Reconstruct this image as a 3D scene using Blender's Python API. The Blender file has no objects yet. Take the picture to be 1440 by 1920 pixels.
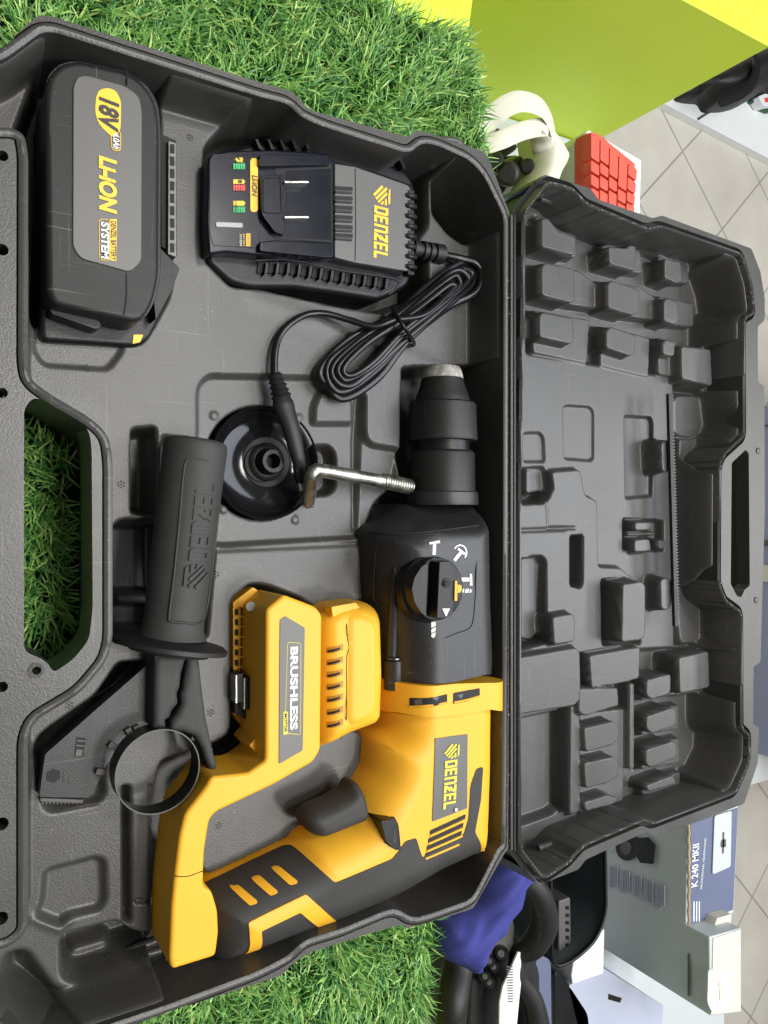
import bpy, bmesh, math, random
import numpy as np
from mathutils import Vector, Matrix
from mathutils.geometry import delaunay_2d_cdt
random.seed(7); rng = np.random.default_rng(7)
S = bpy.context.scene
# ------------------------------------------------------------------ camera
CH = 0.475; CT = math.radians(58.5); F = 1440.0
cs, sn = math.cos(CT), math.sin(CT)
cd = bpy.data.cameras.new('camera'); cam = bpy.data.objects.new('camera', cd); S.collection.objects.link(cam)
cd.sensor_fit = 'HORIZONTAL'; cd.sensor_width = 36; cd.lens = 36; cd.clip_start = .02; cd.clip_end = 60
cam.matrix_world = Matrix(((0, -1, 0, 0), (sn, 0, -cs, 0), (cs, 0, sn, CH), (0, 0, 0, 1)))
S.camera = cam
# ------------------------------------------------------------------ light
w = bpy.data.worlds.new('World'); S.world = w; w.use_nodes = True
_n = w.node_tree; _b = _n.nodes['Background']; _b.inputs[1].default_value = 1
_t = _n.nodes.new('ShaderNodeTexCoord'); _s = _n.nodes.new('ShaderNodeSeparateXYZ'); _n.links.new(_t.outputs['Generated'], _s.inputs[0])
_r = _n.nodes.new('ShaderNodeValToRGB'); _n.links.new(_s.outputs['Z'], _r.inputs[0]); _n.links.new(_r.outputs[0], _b.inputs[0])
_r.color_ramp.elements[0].position = .0; _r.color_ramp.elements[0].color = (.02, .022, .026, 1)      # shop walls: dim
_r.color_ramp.elements[1].position = .75; _r.color_ramp.elements[1].color = (.27, .27, .26, 1)      # white ceiling: bright
def area(name, loc, sx, sy, power, col=(1, .97, .92), target=(0, .25, 0)):
    l = bpy.data.lights.new(name, 'AREA'); l.shape = 'RECTANGLE'; l.size = sx; l.size_y = sy; l.energy = power; l.color = col
    o = bpy.data.objects.new(name, l); S.collection.objects.link(o); o.location = loc
    o.rotation_euler = (Vector(target) - Vector(loc)).to_track_quat('-Z', 'Y').to_euler()
    return o
area('ceiling_lamp', (-.05, .50, 2.3), .45, .45, 26)
area('ceiling_lamp', (-.85, .70, 2.2), .3, .3, 17)
area('ceiling_lamp', (.80, .95, 2.2), .3, .3, 17)
area('ceiling_lamp', (0, 2.35, 2.35), 1.7, 1.9, 88, (.82, .89, 1), (0, 2.35, 0))  # broad cool panel, added for sheen on flat plastic and a bluish lid
area('ceiling_lamp', (.2, 4.6, 2.3), 2.0, .8, 60, (1, .97, .92), (0, 3.2, -1))
S.view_settings.view_transform = 'Standard'; S.view_settings.look = 'None'
S.view_settings.exposure = 0; S.view_settings.gamma = 1; S.view_settings.use_curve_mapping = False
S.render.engine = 'CYCLES'; S.cycles.max_bounces = 6

# ------------------------------------------------------------------ geometry of the place
def P(px, py, z=0.):
    u = (px - 720) / F; v = (py - 960) / F
    t = (z - CH) / (-sn + u * cs)
    return np.array((v * t, (cs + u * sn) * t, z))
def P2(poly, z): return np.array([P(x, y, z)[:2] for x, y in poly])
R = .075          # height of the case rim
YH = P(962, 960, R)[1]
LT = math.radians(3.5)
ML = Matrix.Translation((0, YH, R)) @ Matrix.Rotation(-LT, 4, 'X')
def PL(px, py, h=0.):
    u = (px - 720) / F; v = (py - 960) / F
    d = np.array((v, cs + u * sn, -sn + u * cs)); n = np.array((0, math.sin(LT), math.cos(LT)))
    o = np.array((0, YH, R)) + n * h; c = np.array((0, 0, CH))
    t = ((o - c) @ n) / (d @ n); q = c + d * t - np.array((0, YH, R))
    return np.array((q[0], q[1] * math.cos(LT) - q[2] * math.sin(LT), h))
def PL2(poly, h=0.): return np.array([PL(x, y, h)[:2] for x, y in poly])
def PS(px, py, zf):
    z = .06
    for _ in range(12):
        q = P(px, py, z); z = .5 * z + .5 * float(zf(q[None, :2])[0])
    return P(px, py, z)
def Py(px, py, Y):       # point of the pixel ray on the upright plane at Y
    u = (px - 720) / F; v = (py - 960) / F; t = Y / (cs + u * sn)
    return np.array((v * t, Y, CH + t * (-sn + u * cs)))

# ------------------------------------------------------------------ materials
MATS = {}
def mat(name, col, rough=.5, spec=.5, bump=0., bscale=900, var=0., vscale=30, metal=0., coat=0., emit=None, alpha=None, trans=0.):
    m = bpy.data.materials.new(name); m.use_nodes = True; nt = m.node_tree; b = nt.nodes['Principled BSDF']
    b.inputs['Base Color'].default_value = (*col, 1); b.inputs['Roughness'].default_value = rough
    b.inputs['Specular IOR Level'].default_value = spec; b.inputs['Metallic'].default_value = metal
    b.inputs['Coat Weight'].default_value = coat; b.inputs['Transmission Weight'].default_value = trans
    tc = nt.nodes.new('ShaderNodeTexCoord')
    if var:
        n = nt.nodes.new('ShaderNodeTexNoise'); n.inputs['Scale'].default_value = vscale; n.inputs['Detail'].default_value = 6; n.inputs['Roughness'].default_value = .65
        nt.links.new(tc.outputs['Object'], n.inputs['Vector'])
        r = nt.nodes.new('ShaderNodeMapRange'); r.inputs['From Min'].default_value = .3; r.inputs['From Max'].default_value = .7
        r.inputs['To Min'].default_value = 1 - var; r.inputs['To Max'].default_value = 1 + var
        nt.links.new(n.outputs['Fac'], r.inputs['Value'])
        mx = nt.nodes.new('ShaderNodeVectorMath'); mx.operation = 'SCALE'; mx.inputs[0].default_value = col
        nt.links.new(r.outputs[0], mx.inputs['Scale']); nt.links.new(mx.outputs[0], b.inputs['Base Color'])
        r2 = nt.nodes.new('ShaderNodeMapRange'); r2.inputs['From Min'].default_value = .3; r2.inputs['From Max'].default_value = .7
        r2.inputs['To Min'].default_value = max(.03, rough - var * .35); r2.inputs['To Max'].default_value = min(1, rough + var * .35)
        nt.links.new(n.outputs['Fac'], r2.inputs['Value']); nt.links.new(r2.outputs[0], b.inputs['Roughness'])
    if bump:
        n = nt.nodes.new('ShaderNodeTexNoise'); n.inputs['Scale'].default_value = bscale; n.inputs['Detail'].default_value = 3
        nt.links.new(tc.outputs['Object'], n.inputs['Vector'])
        bp = nt.nodes.new('ShaderNodeBump'); bp.inputs['Strength'].default_value = bump; bp.inputs['Distance'].default_value = .0004
        nt.links.new(n.outputs['Fac'], bp.inputs['Height']); nt.links.new(bp.outputs[0], b.inputs['Normal'])
    MATS[name] = m; return m
def dusty(m, amount=.5, scale=420, col=(.42, .40, .36)):
    """sparse pale dust specks and faint scuffs of their own on a plastic"""
    nt = m.node_tree; b = nt.nodes['Principled BSDF']
    src = b.inputs['Base Color'].links[0].from_socket if b.inputs['Base Color'].links else None
    tc = nt.nodes.new('ShaderNodeTexCoord'); v = nt.nodes.new('ShaderNodeTexVoronoi'); v.inputs['Scale'].default_value = scale
    nt.links.new(tc.outputs['Object'], v.inputs['Vector'])
    r = nt.nodes.new('ShaderNodeMapRange'); r.inputs['From Min'].default_value = .10; r.inputs['From Max'].default_value = .16; r.inputs['To Min'].default_value = 1; r.inputs['To Max'].default_value = 0
    nt.links.new(v.outputs['Distance'], r.inputs['Value'])
    n = nt.nodes.new('ShaderNodeTexNoise'); n.inputs['Scale'].default_value = 60; nt.links.new(tc.outputs['Object'], n.inputs['Vector'])
    c = nt.nodes.new('ShaderNodeMath'); c.operation = 'GREATER_THAN'; c.inputs[1].default_value = .6; nt.links.new(n.outputs['Fac'], c.inputs[0])
    sp = nt.nodes.new('ShaderNodeSeparateColor'); nt.links.new(v.outputs['Color'], sp.inputs[0])
    c2 = nt.nodes.new('ShaderNodeMath'); c2.operation = 'GREATER_THAN'; c2.inputs[1].default_value = .8; nt.links.new(sp.outputs[0], c2.inputs[0])
    a = nt.nodes.new('ShaderNodeMath'); a.operation = 'MULTIPLY'; nt.links.new(r.outputs[0], a.inputs[0]); nt.links.new(c.outputs[0], a.inputs[1])
    a1 = nt.nodes.new('ShaderNodeMath'); a1.operation = 'MULTIPLY'; nt.links.new(a.outputs[0], a1.inputs[0]); nt.links.new(c2.outputs[0], a1.inputs[1])
    a2 = nt.nodes.new('ShaderNodeMath'); a2.operation = 'MULTIPLY'; nt.links.new(a1.outputs[0], a2.inputs[0]); a2.inputs[1].default_value = amount
    for sc_, rot in (((900, 14, 60), .5), ((18, 1100, 60), -.35)):      # fine hairline scuffs
        mp_ = nt.nodes.new('ShaderNodeMapping'); mp_.inputs['Scale'].default_value = sc_; mp_.inputs['Rotation'].default_value = (0, 0, rot); nt.links.new(tc.outputs['Object'], mp_.inputs[0])
        n2 = nt.nodes.new('ShaderNodeTexNoise'); n2.inputs['Scale'].default_value = 1; n2.inputs['Detail'].default_value = 2; nt.links.new(mp_.outputs[0], n2.inputs[0])
        r3 = nt.nodes.new('ShaderNodeMapRange'); r3.inputs['From Min'].default_value = .69; r3.inputs['From Max'].default_value = .76; r3.inputs['To Max'].default_value = .16; nt.links.new(n2.outputs['Fac'], r3.inputs['Value'])
        ad = nt.nodes.new('ShaderNodeMath'); ad.operation = 'ADD'; ad.use_clamp = True; nt.links.new(a2.outputs[0], ad.inputs[0]); nt.links.new(r3.outputs[0], ad.inputs[1]); a2 = ad
    mx = nt.nodes.new('ShaderNodeMix'); mx.data_type = 'RGBA'
    nt.links.new(a2.outputs[0], mx.inputs[0])
    if src: nt.links.new(src, mx.inputs[6])
    else: mx.inputs[6].default_value = b.inputs['Base Color'].default_value
    mx.inputs[7].default_value = (*col, 1); nt.links.new(mx.outputs[2], b.inputs['Base Color'])
CASE = mat('case_plastic', (.055, .0535, .050), .37, .5, .35, 1100, .16, 14); dusty(CASE, .5)
BLK = mat('black_plastic', (.006, .006, .007), .38, .35, .3, 1500, .12, 30)
BLK2 = mat('satin_black_plastic', (.013, .0125, .012), .5, .4, .35, 1600, .12, 30); dusty(BLK2, .4, 600)
GREYP = mat('grey_label_plastic', (.085, .08, .074), .5, .5, .3, 1500, .08, 30)
GEAR = mat('gearbox_plastic', (.022, .022, .023), .40, .45, .4, 1500, .12, 40); dusty(GEAR, .5, 500)
NAVY = mat('smooth_navy_black_plastic', (.006, .0075, .014), .24, .22, .1, 900, .1)
RUB = mat('grip_rubber', (.038, .037, .035), .62, .35, .4, 1300, .14, 35)
YEL = mat('yellow_plastic', (.80, .415, .028), .45, .35, .25, 1500, .035, 20)
PYEL = mat('yellow_print', (.85, .52, .03), .45)
PLIM = mat('lime_yellow_print', (.72, .62, .04), .45)
PWHT = mat('white_print', (.8, .8, .78), .45)
PGRN = mat('green_print', (.03, .42, .12), .45)
PRED = mat('red_print', (.7, .07, .05), .45)
PBLK = mat('dark_print', (.03, .03, .03), .5)
PGRY = mat('label_grey', (.10, .098, .094), .42, .5, .1, 1200, .05)
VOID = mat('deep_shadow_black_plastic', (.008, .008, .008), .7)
STEEL = mat('zinc_plated_steel', (.50, .50, .44), .36, .5, .4, 500, .3, 120, metal=1)
DSTEEL = mat('dark_steel', (.2, .2, .2), .35, .5, .1, 500, .2, 60, metal=1)
GLOSS = mat('glossy_black_plastic', (.006, .006, .007), .1, .3, 0, 1, .1, 25)
CABLE = mat('cable_vinyl', (.008, .008, .009), .3, .4, .05, 300, .1)
CLEAR = mat('milky_lens', (.28, .28, .27), .3)
LIME = mat('lime_board', (.60, .76, .05), .42, .4, .05, 60, .03, 3)
FLOORM = None
CREAM = mat('cream_fabric', (.62, .60, .50), .75, .3, .3, 500, .05)
REDM = mat('red_silicone', (.74, .10, .065), .45, .4)
WHT = mat('white_card', (.72, .74, .72), .5, .4, .1, 200, .03)
PALE = mat('pale_grey_card', (.50, .53, .53), .45, .4, .1, 200, .04, 8)
PALEB = mat('pale_blue_card', (.42, .45, .55), .45, .4, .1, 200, .05, 8)
SLATE = mat('slate_blue_card', (.12, .14, .22), .42, .4, .1, 200, .06, 8)
BLUE = mat('blue_cloth', (.045, .05, .22), .85, .2, .6, 260, .12, 40)
PANEL = mat('bluegrey_panel', (.26, .29, .40), .4, .4, 0, 1, .04, 2)
CARDB = mat('torn_cardboard', (.45, .34, .2), .8, .2, .4, 200, .2, 60)

# ------------------------------------------------------------------ object helpers
def link(o, parent=None, local=False):
    S.collection.objects.link(o)
    if parent:
        o.parent = parent
        if not local: o.matrix_parent_inverse = Matrix.Translation(-parent.location)
    return o
def mesh_obj(name, verts, faces, m, parent=None, local=False, smooth=None, bevel=0, seg=2, mats=None, midx=None):
    me = bpy.data.meshes.new(name); me.from_pydata([tuple(map(float, v)) for v in verts], [], [tuple(int(i) for i in f) for f in faces])
    me.materials.append(m)
    if mats:
        for q in mats: me.materials.append(q)
        me.polygons.foreach_set('material_index', midx)
    if smooth is not None:
        me.polygons.foreach_set('use_smooth', [True] * len(me.polygons)); me.set_sharp_from_angle(angle=math.radians(smooth))
    o = bpy.data.objects.new(name, me); link(o, parent, local)
    if bevel:
        if smooth is None: me.polygons.foreach_set('use_smooth', [True] * len(me.polygons))
        b = o.modifiers.new('Bevel', 'BEVEL'); b.width = bevel; b.segments = seg; b.limit_method = 'ANGLE'; b.angle_limit = math.radians(35); b.harden_normals = smooth is None
        b.use_clamp_overlap = True
    return o
def thing(name, label, cat, loc, group=None):
    o = bpy.data.objects.new(name, None); o.location = Vector([float(a) for a in loc]); o.empty_display_size = .02; S.collection.objects.link(o)
    return tag(o, label, cat, group)
def tag(o, label, cat, group=None):
    o['label'] = label; o['category'] = cat
    if group: o['group'] = group
    return o
def area2(p): x, y = p[:, 0], p[:, 1]; return .5 * np.sum(x * np.roll(y, -1) - np.roll(x, -1) * y)
def ccw(p): p = np.asarray(p, float); return p if area2(p) > 0 else p[::-1]
def rnd(p, r, n=4):
    """round the corners of a polygon"""
    p = np.asarray(p, float); out = []; N = len(p)
    for i in range(N):
        a, b, c = p[i - 1], p[i], p[(i + 1) % N]; la, lc = np.linalg.norm(a - b), np.linalg.norm(c - b)
        if la < 1e-7 or lc < 1e-7: continue
        q = min(r, .48 * la, .48 * lc); s = b + (a - b) / la * q; e = b + (c - b) / lc * q
        for k in range(n + 1):
            t = k / n; out.append((1 - t) ** 2 * s + 2 * t * (1 - t) * b + t * t * e)
    return np.array(out)
def sdf(pts, poly, signed=True):
    pts = np.asarray(pts, float); d2 = np.full(len(pts), 1e9); ins = np.zeros(len(pts), bool); N = len(poly)
    for i in range(N if signed else N - 1):
        a = poly[i]; b = poly[(i + 1) % N]; e = b - a; L = e @ e
        if L < 1e-16: continue
        wv = pts - a; t = np.clip((wv @ e) / L, 0, 1); q = wv - t[:, None] * e
        d2 = np.minimum(d2, (q ** 2).sum(1))
        if signed:
            c = (a[1] > pts[:, 1]) != (b[1] > pts[:, 1])
            with np.errstate(divide='ignore', invalid='ignore'): xx = (b[0] - a[0]) * (pts[:, 1] - a[1]) / (b[1] - a[1]) + a[0]
            ins ^= c & (pts[:, 0] < xx)
    d = np.sqrt(d2)
    return np.where(ins, d, -d) if signed else d
def resample(p, step):
    out = []
    for i in range(len(p)):
        a, b = p[i], p[(i + 1) % len(p)]; n = max(1, int(math.ceil(np.linalg.norm(b - a) / step)))
        for k in range(n): out.append(a + (b - a) * k / n)
    return np.array(out)
def cz(v): return v if callable(v) else (lambda q, v=v: np.full(len(q), v))
def tess(poly, holes, step, rings=()):
    loops = [resample(ccw(poly), step)] + [resample(ccw(h), step) for h in holes]
    allp = []; edges = []
    for l in loops:
        k = len(allp); allp += [tuple(q) for q in l]; edges += [(k + i, k + (i + 1) % len(l)) for i in range(len(l))]
    lo, hi = loops[0].min(0), loops[0].max(0)
    gx = np.arange(lo[0], hi[0], step); gy = np.arange(lo[1], hi[1], step * .87)
    G = np.array([(x + (j % 2) * step / 2, y) for j, y in enumerate(gy) for x in gx])
    if len(G):
        keep = sdf(G, loops[0]) > max(.55 * step, (max(rings) * 1.25 if rings else 0))
        for h in loops[1:]: keep &= sdf(G, h) < -.55 * step
        G = G[keep]
    rp = []
    for r in rings:
        l = loops[0]; t = np.roll(l, -1, 0) - np.roll(l, 1, 0); nrm = np.stack([-t[:, 1], t[:, 0]], 1); nrm /= np.linalg.norm(nrm, axis=1)[:, None] + 1e-12
        q = l + nrm * r; q = q[sdf(q, l) > r * .9]; rp.append(q)
    pts = allp + [tuple(q) for q in G] + [tuple(q) for a in rp for q in a]
    V, E_, Fc, *_ = delaunay_2d_cdt([Vector(q) for q in pts], edges, [], 0, 1e-7)
    V = np.array([tuple(v) for v in V]); Fc = np.array([f for f in Fc if len(f) == 3])
    c = V[Fc].mean(1); k = sdf(c, loops[0]) > 0
    for h in loops[1:]: k &= sdf(c, h) < 0
    Fc = Fc[k]
    ar = np.cross(V[Fc[:, 1]] - V[Fc[:, 0]], V[Fc[:, 2]] - V[Fc[:, 0]]); Fc[ar < 0] = Fc[ar < 0][:, ::-1]
    return V, Fc
def sheet(name, poly, ztop, m, parent=None, zbot=None, step=.003, holes=(), rings=(), local=False, smooth=38, split=True):
    V, Fc = tess(poly, holes, step, rings)
    zt = cz(ztop)(V); verts = np.column_stack([V, zt]); faces = [tuple(f) for f in Fc]
    if zbot is not None:
        cnt = {}
        for f in Fc:
            for a, b in ((f[0], f[1]), (f[1], f[2]), (f[2], f[0])): cnt[(a, b)] = 1
        bd = [(a, b) for (a, b) in cnt if (b, a) not in cnt]
        zb = cz(zbot)(V); n = len(verts); mp = {}; ex = []
        for a, b in bd:
            for k in (a, b):
                if k not in mp: mp[k] = n + len(ex); ex.append((V[k][0], V[k][1], zb[k]))
        verts = list(map(tuple, verts)) + ex
        faces += [(b, a, mp[a], mp[b]) for a, b in bd]
    return mesh_obj(name, verts, faces, m, parent, local, smooth)
def dome(poly, z0, h, r, o=0.):
    poly = ccw(poly)
    def f(q):
        d = np.clip((sdf(q, poly) + o) / r, 0, 1); return z0 + h * np.sqrt(np.clip(1 - (1 - d) ** 2, 0, 1))
    return f
def pillow(name, poly, z0, h, r, m, parent=None, zbot=None, step=.0025, local=False, zf=None, holes=()):
    f = zf or dome(poly, z0, h, r)
    o = sheet(name, poly, f, m, parent, zbot, step, holes, rings=(r * .03, r * .12, r * .3), local=local, smooth=60)
    return o, f
def prism(name, poly, z0, z1, m, parent=None, bevel=.0008, local=False, holes=(), seg=2):
    poly = ccw(poly)
    if len(holes):
        return sheet(name, poly, z1, m, parent, z0, .02, holes, local=local, smooth=30)
    n = len(poly); v = [(*q, z1) for q in poly] + [(*q, z0) for q in poly]
    f = [tuple(range(n)), tuple(range(2 * n - 1, n - 1, -1))] + [((i + 1) % n, i, n + i, n + (i + 1) % n) for i in range(n)]
    return mesh_obj(name, v, f, m, parent, local, None, bevel, seg)
def multi(name, items, m, parent=None, local=False, bevel=0):
    """one mesh of several small prisms (surface pattern of one part): items = (poly, z0, z1)"""
    v = []; f = []
    for poly, z0, z1 in items:
        poly = ccw(poly); n = len(poly); k = len(v)
        z1f = cz(z1)(poly); z0f = cz(z0)(poly)
        v += [(*q, z) for q, z in zip(poly, z1f)] + [(*q, z) for q, z in zip(poly, z0f)]
        f += [tuple(k + i for i in range(n)), tuple(k + i for i in range(2 * n - 1, n - 1, -1))] + [(k + (i + 1) % n, k + i, k + n + i, k + n + (i + 1) % n) for i in range(n)]
    return mesh_obj(name, v, f, m, parent, local, None, bevel)
def printed(name, polys, m, zf, parent=None, local=False, eps=.0004, step=None):
    """flat printing laid on a surface"""
    v = []; f = []; zf = cz(zf)
    for p in polys:
        p = ccw(p)
        if step:
            V, Fc = tess(p, (), step); k = len(v); v += [(*q, z + eps) for q, z in zip(V, zf(V))]; f += [tuple(k + i for i in t) for t in Fc]
        else:
            k = len(v); v += [(*q, z + eps) for q, z in zip(p, zf(p))]; f.append(tuple(k + i for i in range(len(p))))
    return mesh_obj(name, v, f, m, parent, local)
def lathe(name, A, B, prof, m, parent=None, local=False, n=40, smooth=35, cap=True):
    A = Vector([float(a) for a in A]); B = Vector([float(b) for b in B]); ax = B - A; L = ax.length; ax.normalize()
    u = ax.orthogonal().normalized(); v_ = ax.cross(u); verts = []; faces = []
    for t, r in prof:
        c = A + ax * (t * L if L else 0)
        for i in range(n):
            a = 2 * math.pi * i / n; verts.append(c + (u * math.cos(a) + v_ * math.sin(a)) * r)
    for j in range(len(prof) - 1):
        for i in range(n): faces.append((j * n + i, j * n + (i + 1) % n, (j + 1) * n + (i + 1) % n, (j + 1) * n + i))
    if cap:
        faces.append(tuple(range(n - 1, -1, -1))); k = (len(prof) - 1) * n; faces.append(tuple(range(k, k + n)))
    return mesh_obj(name, verts, faces, m, parent, local, smooth)
def catmull(p, n=8, closed=False):
    p = np.asarray(p, float); N = len(p); out = []
    for i in range(N if closed else N - 1):
        g = (lambda k: p[k % N]) if closed else (lambda k: p[min(max(k, 0), N - 1)])
        a, b, c, d = g(i - 1), g(i), g(i + 1), g(i + 2)
        for k in range(n):
            t = k / n; out.append(.5 * (2 * b + (c - a) * t + (2 * a - 5 * b + 4 * c - d) * t * t + (3 * b - a - 3 * c + d) * t ** 3))
    if not closed: out.append(p[-1])
    return np.array(out)
def tube(name, pts, r, m, parent=None, closed=False, n=10, sub=8, sx=1., sy=1., up=None, local=False, raw=False):
    p = np.asarray(pts, float) if raw else catmull(pts, sub, closed); N = len(p)
    rr = np.full(N, r) if np.isscalar(r) else np.interp(np.linspace(0, 1, N), np.linspace(0, 1, len(r)), r)
    T = np.roll(p, -1, 0) - np.roll(p, 1, 0)
    if not closed: T[0] = p[1] - p[0]; T[-1] = p[-1] - p[-2]
    T /= np.linalg.norm(T, axis=1)[:, None] + 1e-12
    verts = []; u = None
    for i in range(N):
        if up is not None: u = np.asarray(up, float) - T[i] * (np.asarray(up, float) @ T[i])
        elif u is None: u = np.cross(T[i], (0, 0, 1.)) if abs(T[i][2]) < .9 else np.cross(T[i], (1., 0, 0))
        else: u = u - T[i] * (u @ T[i])
        u = u / (np.linalg.norm(u) + 1e-12); v_ = np.cross(T[i], u)
        for k in range(n):
            a = 2 * math.pi * k / n; verts.append(p[i] + rr[i] * (u * math.cos(a) * sx + v_ * math.sin(a) * sy))
    faces = [(i * n + k, i * n + (k + 1) % n, ((i + 1) % N) * n + (k + 1) % n, ((i + 1) % N) * n + k) for i in range(N if closed else N - 1) for k in range(n)]
    if not closed: faces += [tuple(range(n - 1, -1, -1)), tuple(range((N - 1) * n, N * n))]
    return mesh_obj(name, verts, faces, m, parent, local, 50)
FONT_CACHE = {}
def text_polys(s, bold=.0, shear=0.):
    c = bpy.data.curves.new('t', 'FONT'); c.body = s; c.size = 1; c.offset = bold; c.shear = shear; c.resolution_u = 3
    o = bpy.data.objects.new('t', c); S.collection.objects.link(o); bpy.context.view_layer.update()
    me = bpy.data.meshes.new_from_object(o.evaluated_get(bpy.context.evaluated_depsgraph_get()))
    V = np.array([tuple(v.co)[:2] for v in me.vertices]); Fc = [tuple(p.vertices) for p in me.polygons]
    bpy.data.objects.remove(o); bpy.data.curves.remove(c); bpy.data.meshes.remove(me)
    return V, Fc
def text(s, A, B, hgt, m, zf, parent, name='lettering', bold=.02, shear=0., eps=.0005, local=False, raised=0):
    """text whose baseline runs from A to B (2-D), capitals hgt metres high"""
    V, Fc = text_polys(s, bold, shear); lo, hi = V.min(0), V.max(0); A = np.asarray(A)[:2]; B = np.asarray(B)[:2]
    d = B - A; L = np.linalg.norm(d); d = d / L; n = np.array((-d[1], d[0]))
    x = (V[:, 0] - lo[0]) / (hi[0] - lo[0]) * L; y = V[:, 1] / .72 * hgt
    Q = A + x[:, None] * d + y[:, None] * n; z = cz(zf)(Q) + eps
    return mesh_obj(name, np.column_stack([Q, z]), Fc, m, parent, local)
def block_word(A, B, hgt, m, zf, parent, eps=.0005, logo=True, slant=.08, name='lettering', frac=.26, step=None):
    """the maker's blocky word mark and its striped emblem, from A to B"""
    L = {'D': [[(0, 0), (.22, 0), (.22, 1), (0, 1)], [(.22, .8), (.5, .8), (.5, 1), (.22, 1)], [(.22, 0), (.5, 0), (.5, .2), (.22, .2)], [(.5, 0), (.6, 0), (.72, .13), (.72, .87), (.6, 1), (.5, 1)]],
         'E': [[(0, 0), (.22, 0), (.22, 1), (0, 1)], [(.22, .8), (.66, .8), (.66, 1), (.22, 1)], [(.22, .41), (.6, .41), (.6, .59), (.22, .59)], [(.22, 0), (.66, 0), (.66, .2), (.22, .2)]],
         'N': [[(0, 0), (.22, 0), (.22, 1), (0, 1)], [(.22, .8), (.5, .8), (.5, 1), (.22, 1)], [(.5, 0), (.72, 0), (.72, .87), (.6, 1), (.5, 1)]],
         'Z': [[(0, .8), (.7, .8), (.7, 1), (0, 1)], [(.42, .8), (.7, .8), (.5, .5), (.66, .5), (.28, .2), (0, .2), (.22, .46), (.08, .46)], [(0, 0), (.7, 0), (.7, .2), (0, .2)]],
         'L': [[(0, 0), (.22, 0), (.22, 1), (0, 1)], [(.22, 0), (.64, 0), (.64, .2), (.22, .2)]]}
    A = np.asarray(A)[:2]; B = np.asarray(B)[:2]; d = B - A; T = np.linalg.norm(d); d /= T; n = np.array((-d[1], d[0]))
    s0 = frac if logo else 0; polys = []; x = 0; wd = .8
    tot = 6 * wd - .1
    for k, ch in enumerate('DENZEL'):
        for p in L[ch]:
            polys.append(np.array([A + d * T * (s0 + (1 - s0) * (k * wd + a + slant * b * 0) / tot) + n * hgt * b for a, b in p]))
    if logo:
        s = T * frac * .9; g = 1.22
        for q in ([(.60, 0), (.70, .08), (.14, .60), (.04, .50)], [(.75, .13), (.84, .21), (.17, .84), (.08, .75)], [(.89, .26), (.96, .34), (.42, .85), (.33, .77)],
                  [(.99, .42), (1.0, .58), (.80, .64), (.82, .55)], [(.72, .68), (.99, .68), (.96, .82), (.64, .80)], [(.54, .88), (.92, .90), (.84, 1.0), (.14, 1.0), (.16, .92)]):
            polys.append(np.array([A + d * s * a + n * hgt * (g * b - .1) for a, b in q]))
    return printed(name, polys, m, zf, parent, eps=eps, step=step)
def rect(x0, y0, x1, y1): return [(x0, y0), (x1, y0), (x1, y1), (x0, y1)]
def circ(c, r, n=28): return np.array([(c[0] + r * math.cos(2 * math.pi * k / n), c[1] + r * math.sin(2 * math.pi * k / n)) for k in range(n)])
#@@CASE
# ------------------------------------------------------------------ the moulded trays
def sstep(t): t = np.clip(t, 0, 1); return t * t * (3 - 2 * t)
def offs(poly, d):
    """outward offset of a rounded polygon"""
    p = resample(ccw(poly), .003); t = np.roll(p, -1, 0) - np.roll(p, 1, 0); n = np.stack([t[:, 1], -t[:, 0]], 1); n /= np.linalg.norm(n, axis=1)[:, None] + 1e-12
    q = p + n * d; k = sdf(q, p) < -d * .93; q = q[k]
    return q
def tray(name, cav, ops, z0, step, m, parent, local=False):
    lo, hi = cav.min(0) - .002, cav.max(0) + .002
    xs = np.arange(lo[0], hi[0], step); ys = np.arange(lo[1], hi[1], step)
    X, Y = np.meshgrid(xs, ys, indexing='ij'); Q = np.column_stack([X.ravel(), Y.ravel()]); Z = np.full(len(Q), float(z0))
    for op in ops:
        if op[0] == 'set':
            _, poly, z, wd, off = op; b0, b1 = poly.min(0) - .012, poly.max(0) + .012
            k = np.where((Q[:, 0] > b0[0]) & (Q[:, 0] < b1[0]) & (Q[:, 1] > b0[1]) & (Q[:, 1] < b1[1]))[0]
            t = sstep((sdf(Q[k], poly) + off) / wd); Z[k] = Z[k] * (1 - t) + z * t
        else:
            _, line, amp, hw = op; b0, b1 = line.min(0) - .01, line.max(0) + .01
            k = np.where((Q[:, 0] > b0[0]) & (Q[:, 0] < b1[0]) & (Q[:, 1] > b0[1]) & (Q[:, 1] < b1[1]))[0]
            Z[k] += amp * np.exp(-(sdf(Q[k], line, False) / hw) ** 2)
    nx, ny = len(xs), len(ys); idx = np.arange(nx * ny).reshape(nx, ny)
    fa = np.stack([idx[:-1, :-1].ravel(), idx[1:, :-1].ravel(), idx[1:, 1:].ravel(), idx[:-1, 1:].ravel()], 1)
    fa = fa[sdf(Q[fa].mean(1), cav) > -.0012]
    used = np.unique(fa); mp = np.full(nx * ny, -1); mp[used] = np.arange(len(used))
    V = np.column_stack([Q, Z])[used]; fa = mp[fa]
    me = bpy.data.meshes.new(name); me.vertices.add(len(V)); me.vertices.foreach_set('co', V.astype(np.float32).ravel())
    me.loops.add(len(fa) * 4); me.loops.foreach_set('vertex_index', fa.astype(np.int32).ravel())
    me.polygons.add(len(fa)); me.polygons.foreach_set('loop_start', np.arange(0, len(fa) * 4, 4, dtype=np.int32)); me.update(calc_edges=True); me.validate()
    me.polygons.foreach_set('use_smooth', [True] * len(fa)); me.materials.append(m)
    o = bpy.data.objects.new(name, me); link(o, parent, local); return o
DK = .042
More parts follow.
